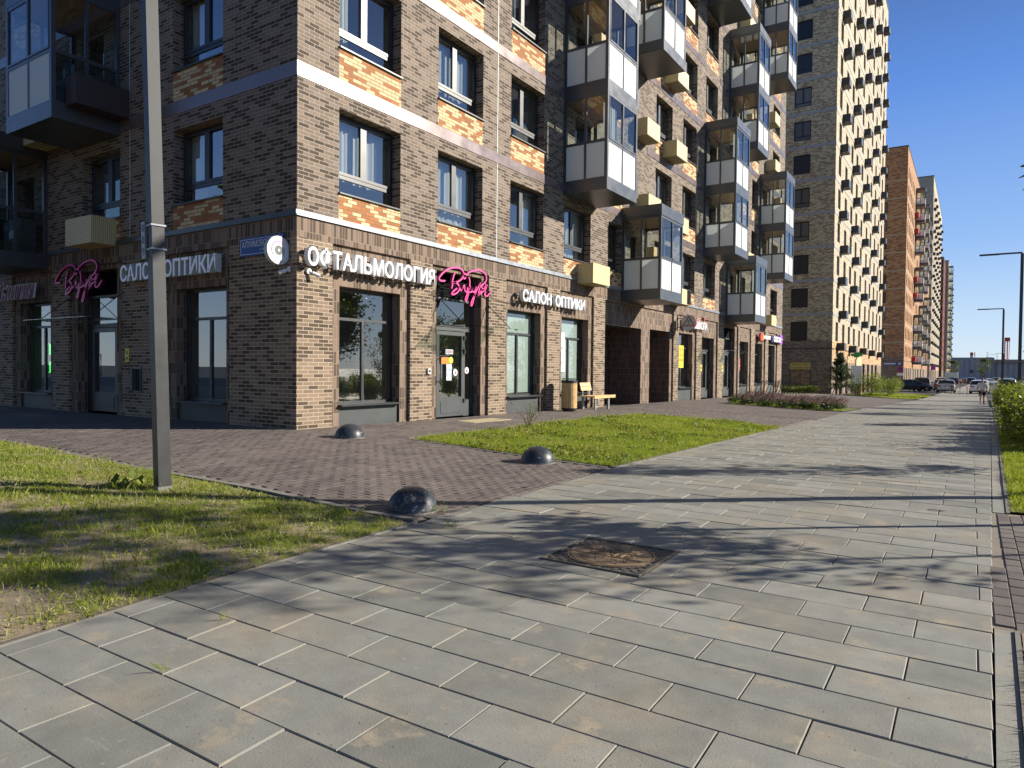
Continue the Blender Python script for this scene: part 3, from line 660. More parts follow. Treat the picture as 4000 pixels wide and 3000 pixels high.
def window(side, u0, u1, z0, z1, kind, d, curt, seed, room=True, name='window'):
    W, H = u1-u0, z1-z0
    if side == 'L': loc, rz = Vector(PL(u1, z0, d))-Vector(BASE), 0
    else: loc, rz = Vector(PM(u0, z0, d))-Vector(BASE), R(90)
    fm, pm = winmesh(W, H, kind)
    o = link(name, fm, bld, loc, rz); link('pane', pm, o)
    if room: link('room_interior', rmesh(W, H), o)
    for c in curt: link('curtain', cmesh(W, H, *c, seed), o)
    return o
rw = random.Random(11)
CUR = {('A', 2): [(.0, .5, .38), (.5, 1., .38)], ('A', 3): [(0, .36, 0)], ('B', 2): [(0, .55, 0), (.55, 1, 0)], ('B', 3): [(0, .5, 0), (.55, 1., 0)], ('C', 3): [(0, .42, 0)], ('C', 4): [(0, .5, 0)], ('D', 2): [(0, 1, 0)], ('P', 2): [(.02, .3, .0)], ('P', 3): [(.0, .3, .0)]}
for sd_, u0, u1, z0, z1, nm, k in WIN:
    um = (u0+u1)/2; c = (PM if sd_ == 'M' else PL)(um, z0, 0)
    if not (infr(*c) or infr(c[0], c[1], z1)): continue
    cu_ = CUR.get((nm, k))
    if cu_ is None: cu_ = [] if nm == 'bal' else rw.choice([[(0, 1, 0)], [(0, .35, 0)], [(0, .3, 0), (.7, 1, 0)], [(.1, .9, 0)], [(.6, 1, 0)]])
    window(sd_, u0, u1, z0, z1, 'flat' if u1-u0 > 1.5 else 'slim', RD, cu_, rw.randint(0, 5))
for i, (a, b) in enumerate(SH):
    o = window('M', a, b, .42, 2.82, 'shop', NZ+RD, [], 0); W = b-a
    if i in (1, 2):        # white film on the inside of two shop windows
        s = MB(); s.box(.07, W-.1 if i == 1 else W-.25, .05, .055, .08, 2.34); s.build('window_film', 'ltgrey', o)
    if i in (4, 5, 6): s = MB(); s.box(.07, W-.1, .16, .17, .08, 2.3); s.build('blind', 'ltgrey', o)
    if i == 0:             # spectacle racks behind the first shop window
        s = MB(); s.box(.07, .35, .30, .32, .1, 2.0, 1)
        for x in (.45, 1.15, 1.32, 1.52): s.box(x, x+.025, .45, .475, .35, 1.75)
        for x in (.20, .32, .5, 1.17, 1.34, 1.54):
            for t in range(17):
                z = .45+t*.075; s.box(x-.07, x-.008, .42, .43, z, z+.03); s.box(x+.008, x+.07, .42, .43, z, z+.03)
        s.build('spectacle_rack', ['black', 'ltgrey'], o)
for a, b in ((12.86, 14.65), (20.42, 22.2), (23.9, 25.7)):
    o = window('L', a, b, .42, 2.85, 'shop', NZ+RD, [], 0)
# passage linings
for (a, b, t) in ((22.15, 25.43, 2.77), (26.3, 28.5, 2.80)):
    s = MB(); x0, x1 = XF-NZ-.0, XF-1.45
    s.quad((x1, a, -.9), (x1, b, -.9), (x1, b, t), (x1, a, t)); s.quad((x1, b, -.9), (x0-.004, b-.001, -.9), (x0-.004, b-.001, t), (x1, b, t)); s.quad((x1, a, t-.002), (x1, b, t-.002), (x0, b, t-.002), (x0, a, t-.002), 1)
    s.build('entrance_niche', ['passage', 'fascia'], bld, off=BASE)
    z = -.2; s = MB()
    for u in (a+.3, a+1.15, a+2.0): s.box(x1+.002, x1+.06, u, u+.08, z-.3, 2.5)
    s.box(x1+.002, x1+.06, a+.3, a+2.08, 2.5, 2.6); s.box(x1+.002, x1+.02, a+.38, a+1.15, z-.3, 2.5, 1); s.box(x1+.002, x1+.02, a+1.23, a+2.0, z-.3, 2.5, 1)
    s.build('entrance_door', ['frame', 'glassd'], bld, off=BASE)
# doors: frame, leaf, canopy
def shopdoor(side, u0, u1, top, zg, louvre, seed=0, leafside=1, grey=True):
    W = u1-u0; H = top-zg; fm_ = 'plinth' if grey else 'frame'
    if side == 'L': loc, rz = Vector(PL(u1, zg, NZ+RD))-Vector(BASE), 0
    else: loc, rz = Vector(PM(u0, zg, NZ+RD))-Vector(BASE), R(90)
    f = MB(); e = .07; T = 2.86-zg
    f.box(0, e, 0, .08, 0, H); f.box(W-e, W, 0, .08, 0, H); f.box(e, W-e, 0, .08, T, T+.06); f.box(e, W-e, 0, .08, 2.12-zg, 2.2-zg)
    f.box(.22, .28, 0, .08, 0, 2.12-zg); f.box(W-.42, W-.36, 0, .08, 0, 2.12-zg)
    f.box(e, .22, .0, .06, 0, .42); f.box(W-.36, W-e, .0, .06, 0, .42)
    d = f.build('door', fm_, bld); d.location = loc; d.rotation_euler = (0, 0, rz)
    p = MB(); p.quad((e, .04, 2.2-zg), (W-e, .04, 2.2-zg), (W-e, .04, T), (e, .04, T)); p.quad((e, .04, .42), (.22, .04, .42), (.22, .04, 2.12-zg), (e, .04, 2.12-zg)); p.quad((W-.36, .04, .42), (W-e, .04, .42), (W-e, .04, 2.12-zg), (W-.36, .04, 2.12-zg)); p.quad((.40, .03, .5), (W-.52, .03, .5), (W-.52, .03, 2.0-zg), (.40, .03, 2.0-zg)); p.build('pane', 'glass', d)
    l = MB(); a, b = .285, W-.425; l.box(a, a+.11, -.02, .06, .02, 2.1-zg); l.box(b-.10, b, -.02, .06, .02, 2.1-zg); l.box(a+.11, b-.1, -.02, .06, .02, .5); l.box(a+.11, b-.1, -.02, .06, 2.0-zg, 2.1-zg); l.box(a+.16, b-.15, -.03, -.02, .1, .4)
    l.build('door_leaf', fm_, d)
    h = MB(); h.tube([(a+.06, -.04, .9), (a+.06, -.10, .9), (a+.06, -.10, 1.45), (a+.06, -.04, 1.45)], .016, 6); h.build('handle', 'black', d)
    for z in (.35, 1.6, 1.95): hh = MB(); hh.box(b-.03, b+.05, -.05, .0, z, z+.10); hh.build('hinge', 'black', d)
    r_ = MB(); r_.quad((-.2, 1.8, 0), (W+.2, 1.8, 0), (W+.2, 1.8, H), (-.2, 1.8, H)); r_.quad((-.2, .1, 0), (-.2, 1.8, 0), (-.2, 1.8, H), (-.2, .1, H)); r_.quad((W+.2, 1.8, 0), (W+.2, .1, 0), (W+.2, .1, H), (W+.2, 1.8, H)); r_.quad((-.2, .1, 0), (W+.2, .1, 0), (W+.2, 1.8, 0), (-.2, 1.8, 0)); r_.quad((-.2, .1, H), (W+.2, .1, H), (W+.2, 1.8, H), (-.2, 1.8, H)); r_.build('room_interior', 'room', d)
    if louvre:
        q_ = MB(); n = 13
        for i in range(n):
            z = T+.06+(H-T-.06)*i/n; q_.add([(e, .0, z), (W-e, .0, z), (W-e, .05, z+.045), (e, .05, z+.045)], [(0, 1, 2, 3)])
        q_.box(e, W-e, .06, .07, T+.06, H); q_.build('louvre_vent', 'black', d)
    return d, loc, rz
def canopy(loc, rz, x0, x1, z, dep=.95):
    g = MB(); g.box(x0, x1, -NZ-RD-dep, -NZ-RD-.02, z, z+.014); c = g.build('glass_canopy', 'glassc', bld); c.location = loc; c.rotation_euler = (0, 0, rz)
    for x in (x0+.25, x1-.25):
        t = MB(); t.tube([(x, -NZ-RD-.01, z+.62), (x, -NZ-RD-dep*.72, z+.02)], .011, 5); t.disc((x, -NZ-RD-.02, z+.62), .04, (0, 1, 0), .015, 10); t.disc((x, -NZ-RD-dep*.72, z+.012), .03, (0, 0, 1), .02, 10); t.build('tie_rod', 'frame', c)
d1, l1, r1 = shopdoor('M', 13.04, 14.86, 3.52, -.04, True); canopy(l1, r1, -.15, 2.35, 2.22)
d2_, l2, r2 = shopdoor('M', 32.75, 34.6, 2.76, -.15, False); canopy(l2, r2, -.3, 2.2, 2.3)
d3_, l3, r3_ = shopdoor('M', 36.2, 38.25, 3.45, -.17, True); canopy(l3, r3_, -.3, 2.3, 2.3)
d4_, l4, r4 = shopdoor('L', 17.1, 19.0, 3.5, 0., True, grey=False); canopy(l4, r4, -.5, 2.5, 2.25)
# stickers and notices on the first door (flat prints)
def sticker(d, x, z, w_, h_, m_, nm='notice', y=-.034, text=None, tm='redp'):
    s = MB(); s.box(x, x+w_, y-.003, y, z, z+h_)
    if text: v, f = tmesh(text, w_*.86, h_*.6, .002); place(s, v, f, (x+w_*.07, y-.003, z+h_*.2), (1, 0, 0), 1)
    s.build(nm, [m_, tm], d)
sticker(d1, .62, 1.57, .30, .12, 'white', text='ОТКРЫТО', tm='pink'); sticker(d1, .46, 1.33, .30, .16, 'orangep'); sticker(d1, .66, .92, .2, .40, 'white', tm='lblue', text='РЕЖИМ\nРАБОТЫ'); sticker(d1, .10, 1.98, .1, .2, 'redp', y=.0)
sticker(d1, .06, 1.08, .16, .21, 'white', y=.0)
for x, z, m_ in ((.84, 1.42, 'yel'), (1.02, 1.12, 'white'), (1.54, 1.17, 'white')):
    s = MB(); s.disc((x, -.03 if x < 1.4 else 0, z), .085, (0, -1, 0), .004, 20)
    if m_ == 'white': s.disc((x, -.034 if x < 1.4 else -.004, z-.01), .035, (0, -1, 0), .002, 14, 1)
    s.build('round_notice', [m_, 'redp'], d1)
# ---------------------------------------------------------------- glazed box balconies
BW, BP = 2.2, 1.48
BCACHE = {}
def balc_meshes(top, w_=BW, p_=BP, H=FL, dark=False):
    key = (top, w_, p_, H, dark)
    if key in BCACHE: return BCACHE[key]
    f = MB(); g = MB(); l = MB(); c = MB(); d_ = (MB(), MB()); e = .055; e2 = .095
    # local: x along facade 0..w, y outwards is -y, z up
    f.box(0, w_, -p_, 0, 0, .38)
    if top: f.box(-.02, w_+.02, -p_-.02, 0, H+.06, H+.44)
    Ht = H+.06 if top else H
    for x in (0, w_-e2): f.box(x, x+e2, -p_, -p_+e2, .38, Ht)
    for x in (0, w_-e2): f.box(x, x+e2, -.09, 0, .38, Ht)
    for z0, z1 in ((1.42, 1.50), (Ht-.09, Ht-.0)):
        f.box(e2, w_-e2, -p_+.005, -p_+.06, z0, z1)
        for x in (0.005, w_-.06): f.box(x, x+.055, -p_+e2, -.09, z0, z1)
    f.box(w_/2-.03, w_/2+.03, -p_-.0, -p_+.06, .38, Ht-.09)
    for x in (.0, w_-.06): f.box(x, x+.06, -p_/2-.035, -p_/2+.035, .38, Ht-.09)
    # sliding sashes
    for a, b in ((e2, w_/2), (w_/2, w_-e2)):
        f.box(a, a+.035, -p_-.012, -p_+.03, 1.50, Ht-.09); f.box(b-.035, b, -p_-.012, -p_+.03, 1.50, Ht-.09); f.box(a, b, -p_-.012, -p_+.03, 1.50, 1.545)
    y = -p_+.02
    g.quad((e2, y, 1.5), (w_-e2, y, 1.5), (w_-e2, y, Ht-.09), (e2, y, Ht-.09))
    l.quad((e2, y, .38), (w_-e2, y, .38), (w_-e2, y, 1.42), (e2, y, 1.42))
    for x in (.02, w_-.02):
        g.quad((x, -.09, 1.5), (x, y, 1.5), (x, y, Ht-.09), (x, -.09, Ht-.09)); (d_[x > 1] if dark else l).quad((x, -.09, .38), (x, y, .38), (x, y, 1.42), (x, -.09, 1.42))
    c.quad((e, -.01, Ht-.02), (w_-e, -.01, Ht-.02), (w_-e, -p_+e, Ht-.02), (e, -p_+e, Ht-.02))
    r = tuple(k.mesh(n, [M[m_]]) for k, n, m_ in ((f, 'balcony', 'fascia'), (g, 'upper_pane', 'glassb'), (l, 'frosted_panel', 'frost'), (c, 'balcony_ceiling', 'ceil')))+(([t.mesh('side_panel', [M['glassd']]) for t in d_],) if dark else (None,))
    BCACHE[key] = r; return r
def things_on_balcony(o, seed):
    rr = random.Random(seed)
    s = MB()
    if seed % 3 == 0:
        for i in range(4): x = .3+rr.random()*1.3; h = .4+rr.random()*.8; s.box(x, x+.35, -.75, -.35, .38, .38+h, i % 2)
    elif seed % 3 == 1:
        n = 22; x0 = .1; a = [(x0+i*.045, -1.3+.03*math.sin(i*1.9)) for i in range(n)]
        s.add([(x, y, .42) for x, y in a]+[(x, y, 2.6) for x, y in a], [(i, i+1, n+1+i, n+i) for i in range(n-1)], 2)
    else: s.box(.9, 1.9, -.5, -.15, .38, 1.3, 1); s.box(.3, .6, -1.1, -.8, .38, 1.9, 0)
    s.build('stored_item', ['wood', 'ltgrey', 'curtain'], o)
def balcony(par, loc, rz, top, seed, **k):
    f, g, l, c, d_ = balc_meshes(top, **k); o = link('balcony', f, par, loc, rz)
    if d_: [link('side_panel', q__, o) for q__ in d_]
    link('upper_pane', g, o); link('frosted_panel', l, o); link('balcony_ceiling', c, o)
    if seed is not None: things_on_balcony(o, seed)
    return o
sb = 0
for b in BALC:
    for k in range(b[1], min(b[2], NF+1)+1):
        z = fb(k); sb += 1
        if not (infr(XF+1.5, b[0], z) or infr(XF+1.5, b[0]+2, z+3) or infr(XF, b[0], z)): continue
        balcony(bld, Vector((XF+.002, b[0], z))-Vector(BASE), R(90), k == b[2], sb)
for b in LBAL:
    for k in range(b[1], min(b[2], 5)+1):
        z = fb(k); sb += 1
        balcony(bld, Vector((-b[0]-BW, YC-.002, z))-Vector(BASE), 0, k == b[2], sb, dark=True)
# air-conditioner baskets
ACC = {}
def acmesh(w_, p_, h_, kind):
    key = (w_, p_, h_, kind)
    if key in ACC: return ACC[key]
    s = MB(); t = .012
    s.box(0, t, -p_, 0, 0, h_, 0); s.box(w_-t, w_, -p_, 0, 0, h_, 0); s.box(t, w_-t, -p_, -p_+t, 0, h_, 1)
    for i in range(5): y = -p_+.05+i*(p_-.1)/4.5; s.box(t, w_-t, y, y+.04, 0, .02, 0)
    s.box(t, w_-t, -.04, -.02, 0, .02); s.box(.15, w_-.15, -p_+.1, -.1, .03, h_-.08, 2)
    a, b = {'b': ('acdots', 'acslat'), 'd': ('acdark', 'acdark'), 'k': ('acblack', 'acblack')}[kind]
    me = s.mesh('air_conditioner_basket', [M[a], M[b], M['gal']]); ACC[key] = me; return me
def acbox(par, side, u, z, kind='b', w_=1.22, p_=.57, h_=.63, base=BASE, x=None):
    me = acmesh(w_, p_, h_, kind)
    if side == 'M': return link('air_conditioner_basket', me, par, Vector(((XF if x is None else x)+.003, u, z))-Vector(base), R(90))
    return link('air_conditioner_basket', me, par, Vector((-u-w_, YC-.003, z))-Vector(base), 0)
for u, z in ((20.0, 3.93), (24.25, 9.78), (27.3, 9.8), (27.35, 12.78), (24.45, 7.05), (43.75, 16.02), (44.0, 13.25), (43.7, 3.93), (28.0, 3.93), (27.6, 6.85), (38.3, 6.9), (28.0, 15.75), (37.9, 19.2), (30.4, 18.6)): acbox(bld, 'M', u, z)
acbox(bld, 'M', 28.75, 3.95, 'd', .5); acbox(bld, 'L', 16.98, 4.0); acbox(bld, 'L', 19.15, 6.75)
for b in [(19.02, 3, 5)]:
    for k in (3, 4, 5): link('air_conditioner_basket', acmesh(1.1, .42, .63, 'd'), bld, Vector((XF+1.35, b[0]+BW+.003, fb(k)+.25))-Vector(BASE), R(180))
link('air_conditioner_basket', acmesh(1.15, .45, .62, 'd'), bld, Vector((-16.787, YC-1.2, 6.86))-Vector(BASE), R(90))
# expansion joint, lightning strip
s = MB(); s.box(XF+.001, XF+.007, 15.42, 15.445, 4.13, TOP); s.build('expansion_joint', 'ltgrey', bld, off=BASE)
s = MB(); s.box(-16.40, -16.385, YC-.006, YC-.001, 4.13, TOP); s.build('expansion_joint', 'ltgrey', bld, off=BASE)
# ---------------------------------------------------------------- signs on the apartment building
def lettersign(name, body, org, xd, W, H, D, label, gap=.10, **k):
    o = thing(name, org, 0, None, None); ws = body.split(' '); tot = sum(len(a) for a in ws)+.7*(len(ws)-1); x_ = 0.
    for wd_ in ws:
        s = MB(); wW = W*len(wd_)/tot; v, f = tmesh(wd_, wW-.02, H, D, **k); place(s, v, f, Vector(xd).cross(Vector((0, 0, 1)))*gap+Vector(xd)*x_, xd); s.build('letters', 'white', o); x_ += wW+W*.7/tot
    n = Vector(xd).cross(Vector((0, 0, 1))); r_ = MB()
    for z in (.25, .75): a = Vector(xd)*.0+n*(gap-.035)+Vector((0, 0, H*z)); b = a+Vector(xd)*W; r_.tube([a, b], .013, 4)
    nb = max(2, int(W/.9))
    for i in range(nb+1): p = Vector(xd)*(W*i/nb*.96+.03)+Vector((0, 0, H*.25)); r_.tube([p, p+n*(gap-.03)], .01, 4)
    r_.build('mounting_rail', 'black', o)
    return tag(o, label, 'sign')
XD = Vector((0, 1, 0)); XL = Vector((1, 0, 0))
lettersign('letter_sign', 'ОФТАЛЬМОЛОГИЯ', (XF, 8.93, 3.075), XD, 3.72, .39, .11, 'big white three-dimensional letters reading ОФТАЛЬМОЛОГИЯ next to the building corner', bold=.018, spacing=1.06)
lettersign('letter_sign', 'САЛОН ОПТИКИ', (XF, 16.45, 3.06), XD, 3.75, .34, .11, 'white letters reading САЛОН ОПТИКИ on the sunlit front above two shop windows', bold=.02)
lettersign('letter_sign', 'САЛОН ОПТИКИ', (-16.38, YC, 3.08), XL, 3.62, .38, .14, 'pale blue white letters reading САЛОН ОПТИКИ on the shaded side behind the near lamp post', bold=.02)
m_, nt_, b_ = mat('letter_face_added_glow'); b_.inputs['Base Color'].default_value = (.75, .78, .85, 1); b_.inputs['Emission Color'].default_value = (.62, .70, 1, 1); b_.inputs['Emission Strength'].default_value = .06  # faint bluish glow added to brighten the shaded letters, standing in for skylight
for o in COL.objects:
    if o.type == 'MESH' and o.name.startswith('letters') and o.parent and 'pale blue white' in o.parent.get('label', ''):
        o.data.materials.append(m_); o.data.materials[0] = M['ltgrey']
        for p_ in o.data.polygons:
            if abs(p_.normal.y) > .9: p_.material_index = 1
# pink script sign: strokes in the plane of the sign, metres, origin at its left bottom
SC = [([(12, 28), (4, 27), (1, 31), (5, 40), (14, 52), (26, 60), (38, 62), (45, 57), (46, 48), (42, 38), (34, 30), (26, 26)], 1.9),
      ([(29.5, 49), (27, 40), (25, 28), (25.5, 24), (24, 14)], 1.9), ([(25, 27), (30, 28), (35, 26), (38, 21), (38, 13), (33, 5), (27, 1), (24, 2), (27, 8), (34, 16)], 1.9),
      ([(46, 50), (49, 52), (53, 50), (56, 56), (68, 64), (80, 66), (89, 62), (93, 53), (91, 42), (84, 34), (78, 30)], 1.9), ([(46, 50), (47, 40), (51, 44)], 1.6),
      ([(38, 22), (42, 12), (45, 24), (43, 14), (48, 26), (49, 14), (53, 12), (54, 22)], 1.7), ([(57, 46), (59, 34), (57, 20), (53, 6), (50, -6), (52, -9), (55, 2), (58, 18)], 1.8),
      ([(54, 16), (60, 26), (57, 14), (62, 13), (64, 24)], 1.7), ([(64, 24), (64, 15), (68, 15), (72, 27), (69, 10), (66, -8), (63, -18), (61, -16), (64, -4), (69, 8), (74, 22), (80, 36)], 1.8),
      ([(80, 38), (79, 28), (77, 16), (76, 13)], 1.8), ([(78, 28), (83, 28), (82, 20), (79, 13), (74, 7), (78, 10), (83, 16)], 1.6),
      ([(87, 26), (83, 24), (83, 18), (87, 19), (91, 25), (93, 30), (90, 30), (89, 23), (93, 18)], 1.6), ([(91, 37), (92, 34)], 1.8), ([(94, 36), (95, 33)], 1.8), ([(93, 20), (89, 12), (94, 9), (101, 18), (104, 22)], 1.7)]
def script_sign(org, xd, W, label):
    s = MB(); k = W/104.
    for p, wd in SC: stroke(s, [(a*k, (b+18)*k*.52) for a, b in p], wd*k*1.0, .07, Vector(org)+Vector(xd).cross(Vector((0, 0, 1)))*.16, xd)
    o = s.build('script_sign', ['pink', 'pinkside'], off=org, recalc=False); o.location = org
    n = Vector(xd).cross(Vector((0, 0, 1))); r_ = MB()
    for z in (.24, .36): r_.tube([Vector(xd)*.05*W+n*.13+Vector((0, 0, z*W*.5)), Vector(xd)*.95*W+n*.13+Vector((0, 0, z*W*.5))], .011, 4)
    for a in (.2, .8): r_.tube([Vector(xd)*a*W+Vector((0, 0, .15*W)), Vector(xd)*a*W+n*.13+Vector((0, 0, .15*W))], .01, 4)
    r_.build('mounting_rail', 'black', o); return tag(o, label, 'sign')
script_sign((XF, 12.75, 2.74), XD, 2.15, 'bright pink handwritten sign reading ВижуВсё above the sunlit shop door')
script_sign((-19.5, YC, 2.72), XL, 2.3, 'dim magenta handwritten sign reading ВижуВсё above the shaded side door')
# pharmacy script sign, half hidden at the left edge
org = Vector((-22.65, YC, 2.92)); s = MB(); v, f = tmesh('Столички', 2.05, .52, .05, shear=.45, bold=.035); place(s, v, f, org+Vector((0, -.18, 0)), XL, 0)
v, f = tmesh('Столички', 2.02, .50, .02, shear=.45, bold=-.004); place(s, v, f, org+Vector((.015, -.23, .01)), XL, 1)
o = s.build('script_sign', ['white', plain('plum_print', (.20, .02, .08), .5, 0, 0)], off=org); o.location = org; tag(o, 'white outlined script sign reading Столички at the far left edge', 'sign')
r_ = MB(); r_.tube([(0, -.12, .2), (2.0, -.12, .2)], .012, 4); r_.tube([(.4, 0, .2), (.4, -.12, .2)], .01, 4); r_.tube([(1.6, 0, .2), (1.6, -.12, .2)], .01, 4); r_.build('mounting_rail', 'black', o)
s = MB(); s.box(-.42, 0, -.30, -.16, 0, .5); s.box(-.38, -.04, -.305, -.3, .04, .46, 1); o = s.build('box_sign', ['white', 'green']); o.location = (-22.72, YC, 2.95); tag(o, 'small green lit box sign cut off by the left edge of the view', 'sign')
MB().box(-.3, -.1, -.16, 0, .2, .3).build('bracket', 'black', o)
# green neon cross in the pharmacy window
m_, nt_, b_ = mat('green_neon'); b_.inputs['Emission Color'].default_value = (.05, 1, .12, 1); b_.inputs['Emission Strength'].default_value = 1.6; b_.inputs['Base Color'].default_value = (.02, .4, .05, 1)
s = MB(); a, b = .07, .26; pc = [(-a, a), (-a, b), (a, b), (a, a), (.19, a), (.19, -a), (a, -a), (a, -b), (-a, -b), (-a, -a), (-.19, -a), (-.19, a), (-a, a)]
s.tube([(x*1.15, 0, z*1.5) for x, z in pc], .012, 5); o = s.build('neon_cross', m_); o.location = (-21.35, YC+.42, 1.35); tag(o, 'green neon cross hanging inside the pharmacy window', 'neon sign')
# street name plate
s = MB(); s.box(0, 1.32, -.03, -.005, 0, .36); s.box(.03, 1.29, -.033, -.030, .03, .04, 1); s.box(.03, 1.29, -.033, -.030, .32, .33, 1); s.box(.03, .04, -.033, -.03, .04, .32, 1); s.box(1.28, 1.29, -.033, -.03, .04, .32, 1)
v, f = tmesh('АЛХИМОВСКАЯ', .98, .13, .002, bold=.0); place(s, v, f, (.08, -.033, .165), XL, 1); v, f = tmesh('УЛИЦА', .33, .05, .002); place(s, v, f, (.62, -.033, .075), XL, 1)
v, f = tmesh('1', .07, .2, .002); place(s, v, f, (1.14, -.033, .08), XL, 1)
o = s.build('street_name_plate', ['blue', 'white']); o.location = (-12.28, YC, 3.36); tag(o, 'blue street name plate reading АЛХИМОВ with white border on the shaded wall', 'street sign')
# round projecting eye sign
o = thing('projecting_eye_sign', (-10.83, YC, 3.35), 0, 'round white projecting sign with an eye logo at the building corner', 'sign')
cy, cz = -.235, 0.0; s = MB(); s.disc((0, cy, cz), .262, (1, 0, 0), -.10, 40, 0, 1); s.build('light_box', ['white', 'ltgrey'], o)
def arc(s, r, a0, a1, w_, x, mi):
    n = max(4, int(abs(a1-a0)/8)); v = []
    for i in range(n+1):
        t = R(a0+(a1-a0)*i/n)
        for rr_ in (r-w_/2, r+w_/2): v.append((x, cy+rr_*math.cos(t), cz+rr_*math.sin(t)))
    s.add(v, [(2*i, 2*i+2, 2*i+3, 2*i+1) for i in range(n)], mi)
s = MB(); arc(s, .235, 95, 150, .02, .0025, 3); arc(s, .235, 10, 70, .02, .0025, 3); arc(s, .235, 200, 330, .02, .0025, 3); arc(s, .165, 50, 215, .022, .0025, 0); arc(s, .125, 130, 395, .024, .0025, 1); arc(s, .125, 55, 125, .024, .0025, 1); arc(s, .046, 0, 360, .092, .0025, 2)
arc(s, .012, 0, 360, .024, .004, 4)
s.build('eye_logo', ['pink', 'lblue', 'frame', 'ltgrey', 'white'], o); s = MB(); s.box(-.035, -.0, -.012, 0, -.12, .22); s.box(-.03, -.01, -.03, -.01, .02, .06); s.box(-.06, -.03, -.10, 0, .08, .12); s.build('bracket', 'black', o)
def camera_unit(loc, rz, lab):
    o = thing('security_camera', loc, rz, lab, 'security camera'); s = MB(); s.disc((0, 0, 0), .055, (0, -1, 0), .05, 14); s.build('junction_box', 'white', o)
    s = MB(); s.tube([(0, -.05, 0), (.06, -.09, -.03)], .018, 6); s.tube([(.05, -.08, -.03), (.15, -.17, -.085)], .038, 8); s.build('camera_body', 'white', o)
camera_unit((-10.78, YC, 3.02), R(-60), 'small white security camera under the round sign on the shaded wall'); camera_unit((XF, YC+.26, 3.0), R(90), 'small white security camera on the sunlit wall under the letter О')
# cables sagging between the signs
def cable(pts, lab): s = MB(); s.tube(pts, .009, 5); o = s.build('cable', 'cable', off=pts[0]); o.location = pts[0]; return tag(o, lab, 'cable')
cable([(XF+.03, 8.9, 3.12), (XF+.03, 9.6, 3.06), (XF+.03, 10.8, 3.04), (XF+.03, 12.2, 3.05), (XF+.05, 12.8, 3.12)], 'black cable running under the ОФТАЛЬМОЛОГИЯ letters')
cable([(XF+.05, 14.85, 3.15), (XF+.03, 15.4, 3.0), (XF+.03, 15.9, 2.98), (XF+.03, 16.5, 3.08)], 'black cable sagging from the pink script sign to the САЛОН letters')
# driving school, market and parcel point signs
org = (XF, 29.9, 3.06); s = MB(); v, f = tmesh('АВТОШКОЛА', 2.75, .36, .1, bold=.02); place(s, v, f, (.12+XF, org[1], org[2]), XD)
o = s.build('letter_sign', 'white', off=org); o.location = org; tag(o, 'white letters reading АВТОШКОЛА half hidden by a round projecting sign', 'sign'); MB().box(.02, .1, -.05, .22, 0, .38).box(.02, .1, 2.6, 2.72, .42, .6).build('red_panel', 'redp', o)
o = thing('projecting_school_sign', (XF, 29.35, 3.22), 0, 'round white projecting sign with a red triangle above the entrance passage', 'sign')
s = MB(); s.disc((.52, -.1, 0), .33, (0, -1, 0), .1, 32, 0, 1); s.build('light_box', ['ltgrey', 'redp'], o)
s = MB(); T = [(.27, -.14), (.77, -.14), (.52, .25)]
for i in range(3): a, b = T[i], T[(i+1) % 3]; s.tube([(a[0], -.205, a[1]), (b[0], -.205, b[1])], .02, 4)
s.build('red_triangle', 'redp', o); s = MB(); v, f = tmesh('У', .12, .15, .004); place(s, v, f, (.46, -.205, -.03), XL); s.box(.42, .62, -.206, -.2, -.07, -.055); s.build('letter', 'black', o)
s = MB(); s.box(0, .03, -.18, -.12, -.35, .35); s.box(.03, .22, -.17, -.13, .18, .21); s.box(.03, .22, -.17, -.13, -.21, -.18); s.build('bracket', 'black', o)
o = thing('market_sign', (XF, 42.55, 3.04), 0, 'orange and white маркет sign under the last low balcony', 'sign'); s = MB(); s.disc((.08, .45, .16), .26, (1, 0, 0), .1, 20, 0); s.disc((.10, .75, .14), .2, (1, 0, 0), .1, 20, 1); s.build('logo_disc', ['redp', 'orangep'], o)
s = MB(); v, f = tmesh('маркет', 1.7, .3, .08, bold=.03); place(s, v, f, (.12, 1.0, .0), XD); s.build('letters', 'white', o)
o = thing('parcel_point_sign', (XF, 45.7, 3.0), 0, 'purple OZON sign at the far end of the brick building', 'sign'); s = MB(); s.box(.05, .15, 0, 2.2, 0, .42); s.box(.06, .14, 2.2, 3.0, -.02, .55, 1); s.build('panel', [plain('navy_print', (.02, .01, .12), .5, 0, 0), 'purple'], o)
s = MB(); v, f = tmesh('OZON', 2.0, .36, .05, bold=.05); place(s, v, f, (.16, .25, .03), XD); v, f = tmesh('пункт', .6, .12, .03); place(s, v, f, (.16, 2.35, .2), XD); s.build('letters', 'white', o)
# posters in the shop windows
def poster(name, loc, rz, w_, h_, m_, txt, tm, lab, lines=None):
    o = thing(name, loc, rz, lab, 'poster'); s = MB(); s.box(0, w_, 0, .004, 0, h_); 
    s.build('sheet', m_, o); s = MB()
    for body, x, z, ww, hh in txt: v, f = tmesh(body, ww, hh, .001); place(s, v, f, (x, -.002, z), XL)
    s.build('print', tm, o); return o
poster('window_poster', (XF-NZ-RD+.004, 19.25, 1.1), R(90), .55, 1.25, 'white', [('ТЫ', .05, .85, .18, .1), ('ВЕРИЛ', .05, .7, .4, .1), ('СКИДКА', .05, .25, .42, .08)], 'redp', 'white poster with red heading ТЫ ВЕРИЛ in the shop window behind the bench')
poster('window_poster', (XF-NZ-RD+.004, 30.3, 1.3), R(90), .62, 1.0, 'yel', [('НАБОР', .06, .75, .5, .14), ('НА КУРСЫ', .06, .5, .5, .12), ('ВОЖДЕНИЯ', .06, .28, .5, .12)], 'orangep', 'yellow poster with orange print in the driving school window')
